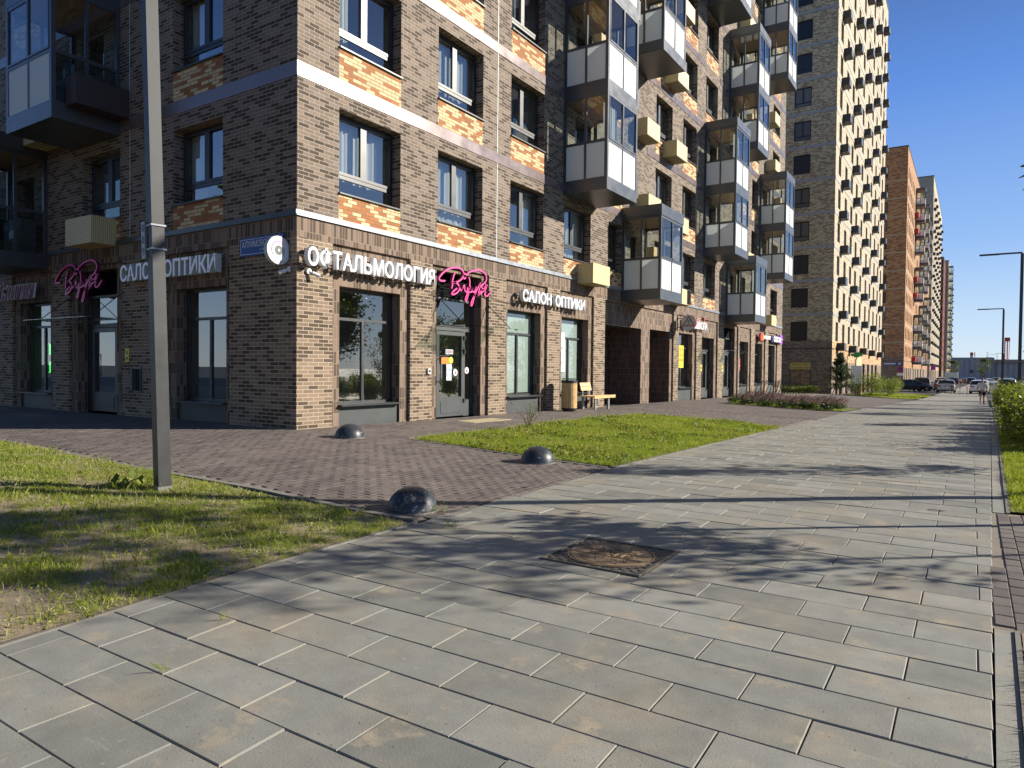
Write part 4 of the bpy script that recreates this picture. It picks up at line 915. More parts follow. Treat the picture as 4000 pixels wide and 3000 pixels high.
poster('window_poster', (XF-NZ-RD+.004, 39.8, 1.2), R(90), .45, .7, 'redp', [('%', .1, .2, .25, .3)], 'white', 'small red poster in the narrow window left of the market sign')
poster('window_poster', (XF-NZ-RD+.004, 46.2, .6), R(90), .5, 1.9, 'lblue', [('ПУНКТ', .05, 1.3, .4, .12), ('ВЫДАЧИ', .05, 1.1, .4, .12)], 'white', 'tall blue poster in the last window before the bicycle racks')
s = MB(); s.box(0, .16, -.012, -.002, 0, .33); s.box(.05, .11, -.014, -.012, .18, .26, 1); s.box(.03, .13, -.014, -.012, .06, .12, 1); o = s.build('yellow_notice', ['yel', 'black']); o.location = (-16.95+.35, YC, 1.25); tag(o, 'yellow notice plate beside the shaded side door', 'notice')
for y, lb in ((32.35, 'left'), (35.7, 'right')): s = MB(); s.box(.002, .012, 0, .22, 0, .3); s.box(.012, .014, .05, .17, .1, .2, 1); o = s.build('yellow_notice', ['yel', 'black']); o.location = (XF, y, 1.15); tag(o, f'yellow notice plate on the brick pier to the {lb} of the second sunlit door', 'notice')
s = MB(); s.box(0, .10, -.05, -.002, 0, .12); s.box(.02, .08, -.054, -.05, .03, .09, 1); o = s.build('doorbell', ['white', 'black']); o.location = (XF+.001, 12.62, 1.05); o.rotation_euler = (0, 0, R(90)); tag(o, 'small white doorbell left of the sunlit shop door', 'doorbell')
s = MB(); s.box(0, .1, -.12, -.0, 0, .5); o = s.build('utility_box', 'plinth'); s2 = MB(); s2.box(.1, .115, -.25, .1, .0, .62); o.location = (-16.2, YC-.0, .6); o.rotation_euler = (0, 0, R(0)); tag(o, 'dark metal utility box on the shaded wall behind the lamp post', 'utility box')
bm_ = MB(); bm_.box(.0, .3, -.02, -.002, -.05, .55); bm_.build('cover_plate', 'frame', o)
# ---------------------------------------------------------------- domes, manhole, bench, bin
def zg(x, y): return float(gz(x, y))
def domeobj():
    s = MB(); pr = [(.252, -.02), (.252, .012)]+[(.25*math.cos(R(a)), .012+.225*math.sin(R(a))) for a in (3, 12, 22, 33, 44, 55, 66, 76, 84)]+[(.004, .237)]
    s.lathe(pr, 40); return s.mesh('hemisphere_bollard', [M['dome']], True)
dm = domeobj()
for i, (x, y, lb) in enumerate([(-4.70, 5.38, 'chipped dark blue hemisphere bollard nearest the camera beside the kerb corner'), (-5.36, 8.92, 'chipped dark hemisphere bollard at the edge of the middle lawn'), (-9.10, 8.74, 'dark hemisphere bollard in front of the building corner window')]):
    o = link('hemisphere_bollard', dm, None, (x, y, zg(x, y)), R(70*i)); tag(o, lb, 'bollard', 'hemisphere bollards across the plaza entrance')
    s = MB(); s.disc((0, 0, -.015), .262, (0, 0, 1), .02, 32); s.build('base_ring', 'conc', o)
mx, my = -2.325, 5.0; o = thing('manhole_cover', (mx, my, zg(mx, my)-.009), 0, 'square cast iron frame with a round sandy rust coloured lid in the paving', 'manhole')
s = MB(); hw = .405
for a, b, c, d in ((-hw, hw, -hw, -hw+.018), (-hw, hw, hw-.018, hw), (-hw, -hw+.018, -hw+.018, hw-.018), (hw-.018, hw, -hw+.018, hw-.018)): s.box(a, b, c, d, -.02, .014)
s.box(-hw+.018, hw-.018, -hw+.018, hw-.018, -.02, .002)
for i in range(-9, 10):
    for sg in (1, -1):
        c = i*.085; P = []
        for t in np.linspace(-hw+.02, hw-.02, 60):
            y = c+sg*t
            if abs(y) < hw-.02 and t*t+y*y > .345**2: P.append((t, y))
            else:
                if len(P) > 2: s.tube([(P[0][0], P[0][1], .004), (P[-1][0], P[-1][1], .004)], .006, 4, caps=False)
                P = []
        if len(P) > 2: s.tube([(P[0][0], P[0][1], .004), (P[-1][0], P[-1][1], .004)], .006, 4, caps=False)
s.build('frame', 'iron', o)
s = MB(); s.lathe([(.34, 0), (.34, .012), (.328, .013), (.326, .005), (.316, .005), (.314, .013), (.29, .012), (0.001, .012)], 48)
v, f = tmesh('GEMOL', .40, .085, .006, bold=.01); place(s, v*np.array([-1, -1, 1]), [g[::1] for g in f], (.20, .045, .012), (1, 0, 0), yd=(0, 1, 0))
s.box(-.28, .28, .066, .074, .012, .017); s.box(-.28, .28, -.074, -.066, .012, .017)
rr = random.Random(4)
for sgn in (1, -1):
    for i in range(75):
        a = rr.uniform(10, 170); r_ = rr.uniform(.11, .27); x, y = r_*math.cos(R(a)), r_*math.sin(R(a))
        if y < .095: continue
        t = rr.uniform(0, 3.14); dx, dy = .016*math.cos(t), .016*math.sin(t); s.tube([(x-dx, sgn*(y-dy), .011), (x+dx, sgn*(y+dy), .013)], [.003, .005], 4)
s.build('lid', 'bronze', o)
# bench: local x along length, -y front
by = 19.95; bx = -9.88
o = thing('park_bench', (bx, by, zg(bx, by)+.0), R(90), 'pine slat bench with short backrest on grey steel legs by the shop window', 'bench')
s = MB()
for i in range(9): s.box(-.12, 1.42, .0+i*.058, .05+i*.058, .40, .44+.0, bev=.004)
s.box(-.12, 1.42, -.03, -.005, .36, .455); s.build('seat', 'wood', o)
s = MB()
for z in (.60, .73): s.add([(.0, .50+(z-.6)*.25, z), (.72, .50+(z-.6)*.25, z), (.72, .53+(z-.6)*.25, z), (.0, .53+(z-.6)*.25, z), (0, .53+(z-.6)*.25, z+.12), (.72, .53+(z-.6)*.25, z+.12), (.72, .56+(z-.6)*.25, z+.12), (0, .56+(z-.6)*.25, z+.12)], [(3, 2, 1, 0), (4, 5, 6, 7), (0, 1, 5, 4), (1, 2, 6, 5), (2, 3, 7, 6), (3, 0, 4, 7)])
s.build('backrest', 'wood', o)
for x in (.02, .98):
    for y in (.02, .45): MB().box(x, x+.09, y, y+.05, -.03, .40).build('leg', 'gal', o)
for x in (.12, .56): MB().box(x, x+.04, .52, .54, .36, .62).build('back_support', 'gal', o)
def bin_(loc, lab, col='wood'):
    o = thing('litter_bin', loc, R(20), lab, 'litter bin'); s = MB()
    n = 26
    for i in range(n):
        a0, a1 = 2*math.pi*i/n, 2*math.pi*(i+.78)/n; P = [(r_*math.cos(a), r_*math.sin(a)) for r_ in (.235, .215) for a in (a0, a1)]
        s.add([(x, y, .10) for x, y in P]+[(x, y, .86) for x, y in P], [(0, 1, 5, 4), (1, 3, 7, 5), (3, 2, 6, 7), (2, 0, 4, 6), (4, 5, 7, 6)])
    s.build('wooden_slats', col, o); s = MB(); s.lathe([(.001, .03), (.21, .03), (.21, .87), (.001, .87)], 24); s.build('drum', 'black', o)
    s = MB(); s.lathe([(.17, .93), (.245, .93), (.25, .86), (.24, .85)], 24); s.lathe([(.001, .99), (.22, .985), (.22, .955), (.001, .95)], 24); s.tube([(.2, 0, .9), (.2, 0, .98)], .01); s.tube([(-.2, 0, .9), (-.2, 0, .98)], .01); s.build('lid', 'black', o)
    s = MB(); s.lathe([(.001, .0), (.19, 0), (.19, .05), (.24, .06), (.24, .1), (.2, .1)], 24); s.build('foot', 'black', o); return o
bin_((-10.12, 18.66, zg(-10.12, 18.66)), 'round litter bin with pine slats and black lid beside the bench')
bin_((-8.0, 66.5, zg(-8, 66.5)), 'distant wooden litter bin between the shrubs by the pale tower')
# tactile strip by the door
s = MB()
for i in range(14):
    for j in range(9): x, y = -9.98+j*.06, 12.95+i*.1; s.box(x, x+.035, y, y+.08, zg(x, y)-.0, zg(x, y)+.008)
s.box(-10.02, -9.42, 12.9, 14.4, zg(-9.7, 13.6)-.02, zg(-9.7, 13.6)+.003); o = s.build('tactile_strip', plain('yellow_sand_tile', (.42, .35, .22), .8, 0, .1)); tag(o, 'pale yellow ribbed tactile strip on the paving before the shop door', 'tactile paving')
s = MB(); s.box(-22.2, -21.0, 7.55, 8.15, -.01, .006); o = s.build('tactile_strip', plain('grey_sand_tile', (.28, .28, .27), .8, 0, .1)); tag(o, 'pale tactile tile in the deep shade before the pharmacy window', 'tactile paving')
s = MB(); s.box(-18.9, -17.6, 7.35, 7.75, -.01, .006); o = s.build('tactile_strip', M['conc']); tag(o, 'thin pale tactile tile in the shade before the side door', 'tactile paving')
# ---------------------------------------------------------------- lamp posts
def lamp(x, y, h, lab, rz=0, arm=True, plate=None, sc=1., tilt=None):
    o = thing('street_lamp', (x, y, zg(x, y)), rz, lab, 'street lamp', 'street lamps along the walkway')
    wd = .066*sc; s = MB(); s.add([(-wd, -wd, -.05), (wd, -wd, -.05), (wd, wd, -.05), (-wd, wd, -.05), (-wd*.93, -wd*.93, h), (wd*.93, -wd*.93, h), (wd*.93, wd*.93, h), (-wd*.93, wd*.93, h)], [(3, 2, 1, 0), (4, 5, 6, 7), (0, 1, 5, 4), (1, 2, 6, 5), (2, 3, 7, 6), (3, 0, 4, 7)]); s.build('pole', 'poledark' if plate else 'frame', o)
    if arm: s = MB(); s.box(-1.9, -.0, -.06, .06, h+.002, h+.08); s.box(-1.85, -1.0, -.045, .045, h-.012, h); s.build('lamp_arm', 'frame', o)
    for z in (() if plate else (2.45, 2.75)): MB().box(-wd-.012, wd+.012, -wd-.012, wd+.012, z, z+.03).build('strap', 'gal', o)
    if tilt: o.rotation_euler = (tilt[0], tilt[1], rz)
    return o
o = lamp(-7.19, 4.22, 6.2, 'tall square grey lamp post with number plate 009 on the left lawn', R(-8), arm=False, plate=True, tilt=(R(.9), R(-1.3)))
s = MB(); s.box(-.158, -.072, -.085, -.06, 2.47, 2.86); s.build('number_plate', 'flash', o); s = MB()
for i, c in enumerate('009'): v, f = tmesh(c, .05, .085, .002); place(s, v, f, (-.14, -.0855, 2.75-i*.125), XL)
s.build('number', 'black', o)
for z in (2.55, 2.80): s = MB(); s.box(-.075, .077, -.077, .077, z, z+.018); s.build('strap', 'flash', o)
s = MB(); s.box(-.075, .075, -.075, .075, -.02, .05); s.build('footing', 'conc', o)
LL = [(2.15, 46, 8.2, 'tall black lamp post standing in the hedge near the right edge'), (2.25, 74, 7.7, 'second black lamp post with its arm over the path'), (7.4, 235, 8.3, 'third black lamp post, small, left of the red crane mast'), (6.6, 262, 8.6, 'thin distant lamp post with its top at the warehouse roof line'), (6.2, 300, 8.6, 'thin distant lamp post right of the upper warehouse window'), (5.4, 330, 8.8, 'faint distant lamp post nearest the upper warehouse window'), (-5.0, 330, 8.8, 'thin distant lamp post at the left end of the warehouse')]
for x, y, h, lb in LL: lamp(x, y, h, lb, sc=1.15 if y < 90 else 1.)
lamp(2.05, 11.05, 7.7, 'lamp post at the right of the walkway casting a long thin shadow', sc=1.15)
# ---------------------------------------------------------------- bicycle racks
ORD = ['first', 'second', 'third', 'fourth', 'fifth', 'sixth', 'seventh', 'eighth', 'ninth', 'tenth', 'eleventh', 'twelfth', 'thirteenth', 'fourteenth', 'fifteenth', 'sixteenth', 'seventeenth', 'eighteenth', 'nineteenth', 'twentieth']
def rack(x, y, lab, dx=0):
    o = MB(); 
    o.tube([(0, 0, -.03), (.25, .0, .88), (1.25, 0, .52), (1.0, 0, -.03)], .022, 5); ob = o.build('bicycle_rack', 'black'); ob.location = (x, y, zg(x, y)); ob.rotation_euler = (0, 0, R(8)); return tag(ob, lab, 'bicycle rack', 'bicycle racks by the end of the brick building')
for i in range(11): y = 40.6+i*.75; rack(-10.2+.02*i, y, f'black slanted hoop bicycle rack, {ORD[i]} from the camera in its row')
# ---------------------------------------------------------------- foliage helpers
def leafmesh(name, pts, size, m_, seed=1, flat=.0, asp=.55, shapes=1):
    """one small folded leaf (2 tris) per point; pts (n,3)"""
    g = np.random.default_rng(seed); n = len(pts); pts = np.asarray(pts)
    d = g.normal(size=(n, 3)); d[:, 2] = d[:, 2]*(1-flat)+.15; d /= np.linalg.norm(d, axis=1)[:, None]
    u_ = g.normal(size=(n, 3)); u_ -= (u_*d).sum(1)[:, None]*d; u_ /= np.linalg.norm(u_, axis=1)[:, None]; v_ = np.cross(d, u_)
    sz = size*g.uniform(.6, 1.4, n)[:, None]
    P = np.stack([pts, pts+u_*sz*.5+v_*sz*asp*.5+d*sz*.08, pts+u_*sz, pts+u_*sz*.5-v_*sz*asp*.5+d*sz*.08], 1).reshape(-1, 3)
    me = bpy.data.meshes.new(name); k = np.arange(n)*4
    me.vertices.add(n*4); me.vertices.foreach_set('co', P.ravel()); me.loops.add(n*4); me.polygons.add(n)
    me.loops.foreach_set('vertex_index', np.stack([k, k+1, k+2, k+3], 1).ravel().astype(np.int32)); me.polygons.foreach_set('loop_start', (np.arange(n)*4).astype(np.int32))
    me.update(calc_edges=True); me.validate(); me.materials.append(M[m_] if isinstance(m_, str) else m_); return me
def blademesh(name, base, h, w_, m_, seed=1, lean=.35):
    g = np.random.default_rng(seed); n = len(base); a = g.uniform(0, 2*math.pi, n); hh = h*g.uniform(.45, 1.35, n)
    if isinstance(h, np.ndarray): hh = h*g.uniform(.6, 1.3, n)
    dx = np.stack([np.cos(a), np.sin(a), np.zeros(n)], 1); ln = g.normal(0, lean, (n, 2))*hh[:, None]
    off = np.concatenate([ln, hh[:, None]], 1); ww = (w_*g.uniform(.6, 1.3, n))[:, None]
    mid = base+off*np.array([.35, .35, .6]); P = np.stack([base-dx*ww/2, base+dx*ww/2, mid+dx*ww*.38, base+off, mid-dx*ww*.38], 1).reshape(-1, 3)
    me = bpy.data.meshes.new(name); k = np.arange(n)*5
    me.vertices.add(n*5); me.vertices.foreach_set('co', P.ravel()); me.loops.add(n*5); me.polygons.add(n)
    me.loops.foreach_set('vertex_index', np.stack([k, k+1, k+2, k+3, k+4], 1).ravel().astype(np.int32)); me.polygons.foreach_set('loop_start', (np.arange(n)*5).astype(np.int32))
    me.update(calc_edges=True); me.validate(); me.materials.append(M[m_] if isinstance(m_, str) else m_); return me
def inpoly(x, y, poly):
    c = np.zeros(len(x), bool); n = len(poly)
    for i in range(n):
        x0, y0 = poly[i]; x1, y1 = poly[(i+1) % n]
        if y0 == y1: continue
        t = ((y0 > y) != (y1 > y)) & (x < (x1-x0)*(y-y0)/(y1-y0)+x0); c ^= t
    return c
def vnoise(x, y, sc, seed=0):
    return np.array([noise.noise((a*sc+seed*7.3, b*sc-seed*3.1, seed)) for a, b in zip(x, y)])
def scatter(poly, dens, seed, frustum=True):
    g = np.random.default_rng(seed); P = np.array(poly); lo, hi = P.min(0), P.max(0); n = int((hi-lo).prod()*dens)
    x = g.uniform(lo[0], hi[0], n); y = g.uniform(lo[1], hi[1], n); k = inpoly(x, y, poly)
    if frustum:
        dx = x; dy = y; w_ = dx*f2.x+dy*f2.y-1.4*f2.z; r_ = dx*r3.x+dy*r3.y-1.4*r3.z; k &= (w_ > .3) & (np.abs(r_/np.maximum(w_, .01)) < .95)
    return x[k], y[k]
def lawn(name, poly, dens, h, w_, seed, label, patch=None, leafy=0.):
    x, y = scatter(poly, dens, seed)
    if patch:
        nz = vnoise(x, y, patch[0], seed)*.8+.6*vnoise(x, y, patch[0]*3.1, seed+1)+.55*vnoise(x, y, patch[0]*9.7, seed+2); thr = patch[1](x, y) if callable(patch[1]) else patch[1]
        g = np.random.default_rng(seed+5); k = g.random(len(x)) < np.clip((nz-thr)*3.5+.5, patch[2], 1); x, y = x[k], y[k]
        hs = h*np.clip(.75+nz[k]*.9, .35, 1.6)
    else: hs = h*np.clip(.9+vnoise(x, y, 1.3, seed)*.8, .4, 1.6)
    b = np.stack([x, y, gz(x, y)+.004], 1); me = blademesh(name, b, hs, w_, 'grass', seed)
    return tag(link(name, me), label, 'grass', kind='stuff')
LWN = [(-14.5, .3), (-4.40, .3), (-4.345, 1.5), (-4.31, 4.88), (-5, 4.9), (-8.35, 4.66), (-9.7, 4.56), (-12.4, 4.66), (-14.5, 4.64)]
thr = lambda x, y: np.where(y > 3.3, -.8+(4.4-y)*.35, .02)+np.where(x > -5.6, .15, 0)
lawn('lawn_grass', LWN, 8000, .040, .0036, 21, 'patchy green grass with sandy soil on the left lawn', (2.0, thr, .10))
lawn('lawn_grass', L2, 5600, .050, .0052, 22, 'dense bright green grass of the middle lawn', (1.1, -.55, .12))
lawn('verge_grass', [(.375, 8.72), (3.2, 8.74), (5, 22), (.62, 22)], 3300, .07, .006, 23, 'bright green verge grass right of the walkway', (1., -.5, .1))
lawn('verge_grass', [(.22, 1.5), (1.6, 1.5), (2.5, 4.78), (.275, 4.78)], 3000, .055, .005, 24, 'sparse grass in the bottom right corner', (1.5, -.1, .05))
for i, pl in enumerate([[(-8.6, 63.3), (-3.5, 62.7), (-3.4, 66.7), (-8.6, 66.9)], [(-8.5, 69.7), (-3.2, 69.9), (-2.9, 78.8), (-8.5, 78.9)]]): lawn('far_grass', pl, 260, .09, .03, 25+i, ['far bright strip of grass by the walkway', 'farthest strip of grass before the parked cars'][i])
def clump(x, y, n, rad, h, size, m_, lab, cat, nm, seed, grp=None, stems=6):
    """low weed: leaves on short stems"""
    g = np.random.default_rng(seed); z = zg(x, y); o = thing(nm, (x, y, z), g.uniform(0, 6), lab, cat, grp)
    s = MB(); pts = []
    for i in range(stems):
        a = 2*math.pi*i/stems+g.uniform(-.4, .4); r_ = rad*g.uniform(.5, 1); tip = (r_*math.cos(a), r_*math.sin(a), h*g.uniform(.5, 1)); s.tube([(0, 0, 0), (tip[0]*.4, tip[1]*.4, tip[2]*.7), tip], [.004, .003, .001], 4)
        for _ in range(max(1, n//stems)): t = g.uniform(.4, 1); pts.append((tip[0]*t+g.normal(0, .01), tip[1]*t+g.normal(0, .01), tip[2]*(.4+.6*t)+g.normal(0, .008)))
    s.build('stem', 'leafd', o); link('leaves', leafmesh('leaves', pts, size, m_, seed, flat=.6, asp=.95), o); return o
clump(-7.55, 4.0, 26, .22, .12, .10, 'leafb', 'broad leaved weed at the foot of the near lamp post', 'weed', 'leafy_weed', 31, None, 9)
clump(-5.55, 1.95, 14, .13, .06, .06, 'leafb', 'small round leaved weed near the lower edge of the left lawn', 'weed', 'leafy_weed', 32)
clump(-6.9, 2.2, 16, .16, .07, .06, 'leafb', 'broad weed on bare soil in the left lawn middle', 'weed', 'leafy_weed', 33)
clump(-8.3, 2.7, 18, .16, .08, .07, 'leafb', 'bright leafy weed at the far left of the lawn', 'weed', 'leafy_weed', 34)
# wispy shrub on the middle lawn
def wisp(x, y, h, rad, n, lab, seed, cat='shrub', m_='leafb', size=.045, nm='wispy_shrub'):
    g = np.random.default_rng(seed); z = zg(x, y); o = thing(nm, (x, y, z), 0, lab, cat); s = MB(); pts = []
    for i in range(n):
        a = g.uniform(0, 6.28); r_ = rad*g.uniform(.2, 1); hh = h*g.uniform(.55, 1); P = [(0, 0, -.02), (r_*.35*math.cos(a), r_*.35*math.sin(a), hh*.5), (r_*math.cos(a), r_*math.sin(a), hh)]
        s.tube(P, [.006, .004, .0015], 4)
        for t in np.arange(.25, 1.02, .05):
            q_ = Vector(P[1]).lerp(Vector(P[2]), (t-.5)*2) if t > .5 else Vector(P[0]).lerp(Vector(P[1]), t*2); pts.append(tuple(q_+Vector(g.normal(0, .012, 3))))
    s.build('stems', 'bark', o); link('foliage', leafmesh('foliage', pts, size, m_, seed, asp=.35), o); return o
wisp(-7.85, 12.7, .62, .42, 14, 'thin young willow shrub on the middle lawn edge', 41)
# ---------------------------------------------------------------- shrubs and trees
def crownpts(g, blobs, n):
    w_ = np.array([b[3]**2 for b in blobs]); w_ = w_/w_.sum(); out = []
    for b, k in zip(blobs, (w_*n).astype(int)):
        d = g.normal(size=(k, 3)); d /= np.linalg.norm(d, axis=1)[:, None]; r_ = b[3]*g.uniform(.35, 1., k)**.6
        out.append(np.array(b[:3])+d*r_[:, None]*np.array([1, 1, b[4] if len(b) > 4 else .9]))
    return np.concatenate(out)
def shrub_meshes(seed, n, w_, h, m_, size):
    g = np.random.default_rng(seed); bl = [(g.uniform(-.6, .6)*w_/2, g.uniform(-.6, .6)*w_/2, g.uniform(.25, .8)*h, g.uniform(.16, .30)*min(w_, h*1.4)) for _ in range(12)]
    pts = crownpts(g, bl, n); pts[:, 2] = np.abs(pts[:, 2])+.03; k = len(pts)//12; sp = np.array([g.uniform(-.45, .45, 1)[0]*w_ for _ in range(1)])
    spr = []
    for _ in range(26): # free sprigs above the outline
        bx_, by_ = g.uniform(-.4, .4, 2)*w_; t = np.linspace(.6, 1.12, 12)[:, None]; spr.append(np.concatenate([np.array([[bx_, by_]])*(1+.25*t)+g.normal(0, .02, (12, 2)), t*h*g.uniform(.85, 1.1)], 1))
    pts = np.concatenate([pts]+spr); lf = leafmesh('foliage', pts, size, m_, seed, asp=.5)
    s = MB()
    for b in bl: s.tube([(0, 0, 0), (b[0]*.5, b[1]*.5, b[2]*.45), b[:3]], [.012, .008, .003], 4)
    return lf, s.mesh('stems', [M['bark']])
def shrub(ms, x, y, rz, sc, lab, grp, nm='shrub'):
    o = thing(nm, (x, y, zg(x, y)), rz, lab, 'shrub', grp); o.scale = (sc, sc, sc)
    link('foliage', ms[0], o); link('stems', ms[1], o); return o
HS = [shrub_meshes(51+i, 5200, 1.7, 1.05, 'leafb', .075) for i in range(3)]
rr = random.Random(5); k = 0
HED = [(1.55, 16.9), (1.5, 18.4), (2.9, 17.6), (1.55, 20), (3.2, 19.6), (1.6, 21.8), (3.0, 22), (1.65, 23.6), (1.75, 25.5), (3.2, 25), (1.8, 27.6), (1.85, 29.8), (3.3, 29), (1.9, 32.2), (2.0, 34.8), (3.5, 34), (2.1, 37.5), (2.15, 40.5), (3.6, 40), (2.1, 43.5), (2.3, 47.5), (2.35, 51), (3.8, 48), (2.4, 55), (2.5, 59), (2.6, 63)]
for x, y in HED:
    x = float(np.interp(y, [b for a, b in RE], [a for a, b in RE]))+(1.12 if x < 2.7 else 2.5)+.12*math.sin(y*5)
    k += 1; inn = x < rex(y)+1.8; cnt_ = globals().setdefault('HC', {True: 0, False: 0}); nx = f"{ORD[cnt_[inn]]} from the camera in the hedge's {'path side' if inn else 'outer'} row"; cnt_[inn] += 1
    shrub(HS[k % 3], x, y, rr.uniform(0, 6), rr.uniform(.92, 1.12) if y < 45 else .95, f'yellow green leafy shrub, {nx}', 'shrubs in the hedge right of the walkway')
FS = shrub_meshes(61, 3000, 2.6, 1.9, 'leafb', .10)
for x, y, sc, lb in [(-6.95, 64.3, .95, 'big feathery shrub on the far grass by the walkway'), (-8.0, 64.5, .62, 'smaller feathery shrub left of the wooden bin'), (-6.0, 71.5, .72, 'dark green shrub before the parked black car'), (-5.9, 66.2, .8, 'bushy shrub right beside the big feathery one'), (-6.3, 98, .7, 'far small shrub between parked cars')]: shrub(FS, x, y, 1.3*x, sc, lb, None, 'feathery_shrub')
LS = shrub_meshes(63, 700, 1.4, .55, 'leafb', .09)
for i in range(7): shrub(LS, -13.4+.0*i+(i*.42), 63.5-i*.25, i, .95, f'low green shrub at the foot of the pale tower wall, {ORD[i]} from the left', 'low hedge shrubs at the foot of the pale tower')
# flowerbed: dark leafy plants with pink spikes
g = np.random.default_rng(71); px_ = [(x, y) for x in np.arange(-8.4, -4.3, .52) for y in np.arange(30.1, 34.0, .62)]
PB = []
for v_ in range(3):
    bl = [(g.uniform(-.2, .2), g.uniform(-.2, .2), g.uniform(.12, .3), .17) for _ in range(7)]; pts = crownpts(g, bl, 380); pts[:, 2] = np.abs(pts[:, 2])+.02
    lf = leafmesh('foliage', pts, .075, 'leafd' if v_ else 'leaf', 72+v_, asp=.6); s = MB()
    for _ in range(9): a, b = g.uniform(-.25, .25, 2); t = g.uniform(.15, .3); s.tube([(a, b, .25), (a+t*.4, b, .55), (a+t, b+.05, .55+g.uniform(.12, .3))], [.005, .013, .003], 4)
    PB.append((lf, s.mesh('flower_spike', [M['spike']])))
for i, (x, y) in enumerate(px_):
    x += g.uniform(-.12, .12); y += g.uniform(-.12, .12); o = thing('flowering_plant', (x, y, zg(x, y)+.02), g.uniform(-.3, .3), f'leafy plant with pinkish flower spikes, {ORD[i//7]} from the left, {ORD[i%7]} row from the front', 'plant', 'flowering plants in the bed'); m2 = PB[i % 3]
    o.scale = (1, 1, g.uniform(.5, .72)); link('foliage', m2[0], o); link('flower_spikes', m2[1], o)
lawn('bed_grass', [(-8.4, 29.75), (-4.2, 29.95), (-4.2, 30.5), (-8.4, 30.3)], 700, .12, .02, 29, 'bright low greenery along the front edge of the flowerbed')
def tree_meshes(seed, h, tr, crown, nleaf, lsize, m_, nbr=26, sparse=.5, asp=.6):
    g = np.random.default_rng(seed); s = MB(); tips = []; P = []
    x = y = 0.
    for i in range(7): P.append((x, y, h*.93*i/6-.05 if i else -.05)); x += g.normal(0, .03); y += g.normal(0, .03)
    s.tube(P, [tr*(1-.13*i) for i in range(7)], 8)
    c0, c1, rad = crown
    for i in range(nbr):
        t = g.uniform(0, 1)**.8; z = c0+(c1-c0)*t; a = g.uniform(0, 6.28); L = rad*(math.sin(math.pi*min(1, .18+.8*t)))**.7*g.uniform(.6, 1.1); k = min(5, int(z/h/.93*6)); b0 = Vector(P[k]).lerp(Vector(P[k+1]), min(1, max(0, z/h/.93*6-k)))
        e = b0+Vector((L*math.cos(a), L*math.sin(a), L*g.uniform(.25, .8))); md = b0.lerp(e, .5)+Vector((0, 0, L*.06)); s.tube([b0, md, e], [tr*.32, tr*.2, tr*.05], 5, caps=False); tips += [(md, L*.3), (e, L*.34)]
        for _ in range(3):
            a2 = a+g.normal(0, .8); e2 = md+Vector((L*.5*math.cos(a2), L*.5*math.sin(a2), L*g.uniform(0, .5))); s.tube([md, e2], [tr*.12, tr*.03], 4, caps=False); tips.append((e2, L*.3))
    pts = []
    k = max(1, nleaf//len(tips))
    for p, r_ in tips: pts.append(np.array(p)+g.normal(0, 1, (k, 3))*max(r_, .12)*sparse)
    return leafmesh('crown', np.concatenate(pts), lsize, m_, seed, asp=asp), s.mesh('trunk', [M['bark']])
def tree(ms, x, y, rz, sc, lab, grp=None, nm='young_tree', z=None):
    o = thing(nm, (x, y, zg(x, y) if z is None else z), rz, lab, 'tree', grp); o.scale = (sc, sc, sc); link('crown', ms[0], o); link('trunk', ms[1], o); return o
T1 = tree_meshes(81, 6.0, .045, (1.7, 5.8, .95), 3400, .12, 'leafb', 30, .55)
T1b = tree_meshes(84, 6.0, .04, (2.2, 5.8, .85), 1300, .12, 'leafb', 24, .6)
T2 = tree_meshes(82, 5.6, .06, (1.6, 5.3, 1.5), 4200, .13, 'leaf', 34, .6)
for x, y, rz, sc, lb in [(3.6, 27, 1, .62, 'young tree with yellow green leaves behind the near hedge'), (4.6, 35, 2, .85, 'leafy young tree at the right edge behind the near lamp post'), (5.3, 43, 3, .95, 'leafy young tree behind the hedge near the right edge'), (5.6, 53, 4, 1.0, 'bushy young tree between the two lamp posts'), (5.4, 66, .5, 1., 'yellow leaved young tree by the red crane mast'), (6.3, 84, 1.5, 1.1, 'far tree right of the parked cars'), (8.5, 110, 2.5, 1.3, 'far tree hiding the right end of the warehouse')]: tree(T2, x, y, rz, sc, lb, 'young trees behind the hedge')
tree(T2, 4.2, 330, 0, 1.6, 'distant slim tree in front of the warehouse right half'); tree(T2, -5.5, 310, 0, 1.4, 'distant small tree at the left end of the warehouse')
# trees right of the walkway, just outside the view, whose shadows cross the paving
for x, y, rz, sc, lb in [(1.55, 8.95, 0, 1., 'young tree casting the branch shadow beside the manhole'), (3.75, 9.6, 2.2, .92, 'second young tree behind it shading the left lawn'), (2.6, 14.4, 5, .72, 'young tree beside the verge grass')]: tree(T1b if 'second' in lb else T1, x, y, rz, sc, lb, 'young trees beside the walkway')
T3 = tree_meshes(83, 8, .14, (2., 7.6, 3.2), 9000, .30, 'leaf', 46, .7)
for i, (x, y) in enumerate([(21, 14), (22, 22), (20.5, 31), (22.5, 40), (21, 50), (23, 60), (27, 18), (28, 27), (27, 36), (29, 46), (22, 9), (-5, -13), (-9, -15), (-13, -12), (-17, -16), (-21, -12), (-26, -15), (-31, -12), (-36, -14)]): tree(T3, x, y, i*1.1, (.82 if x < 24 else 1.15) if x > 0 else 1.5, f'{ORD[i]} broad street tree outside the view, reflected in the shop windows', 'street trees outside the view', 'street_tree')  # row behind the camera: reflected, with more, taller trees added to dim side front
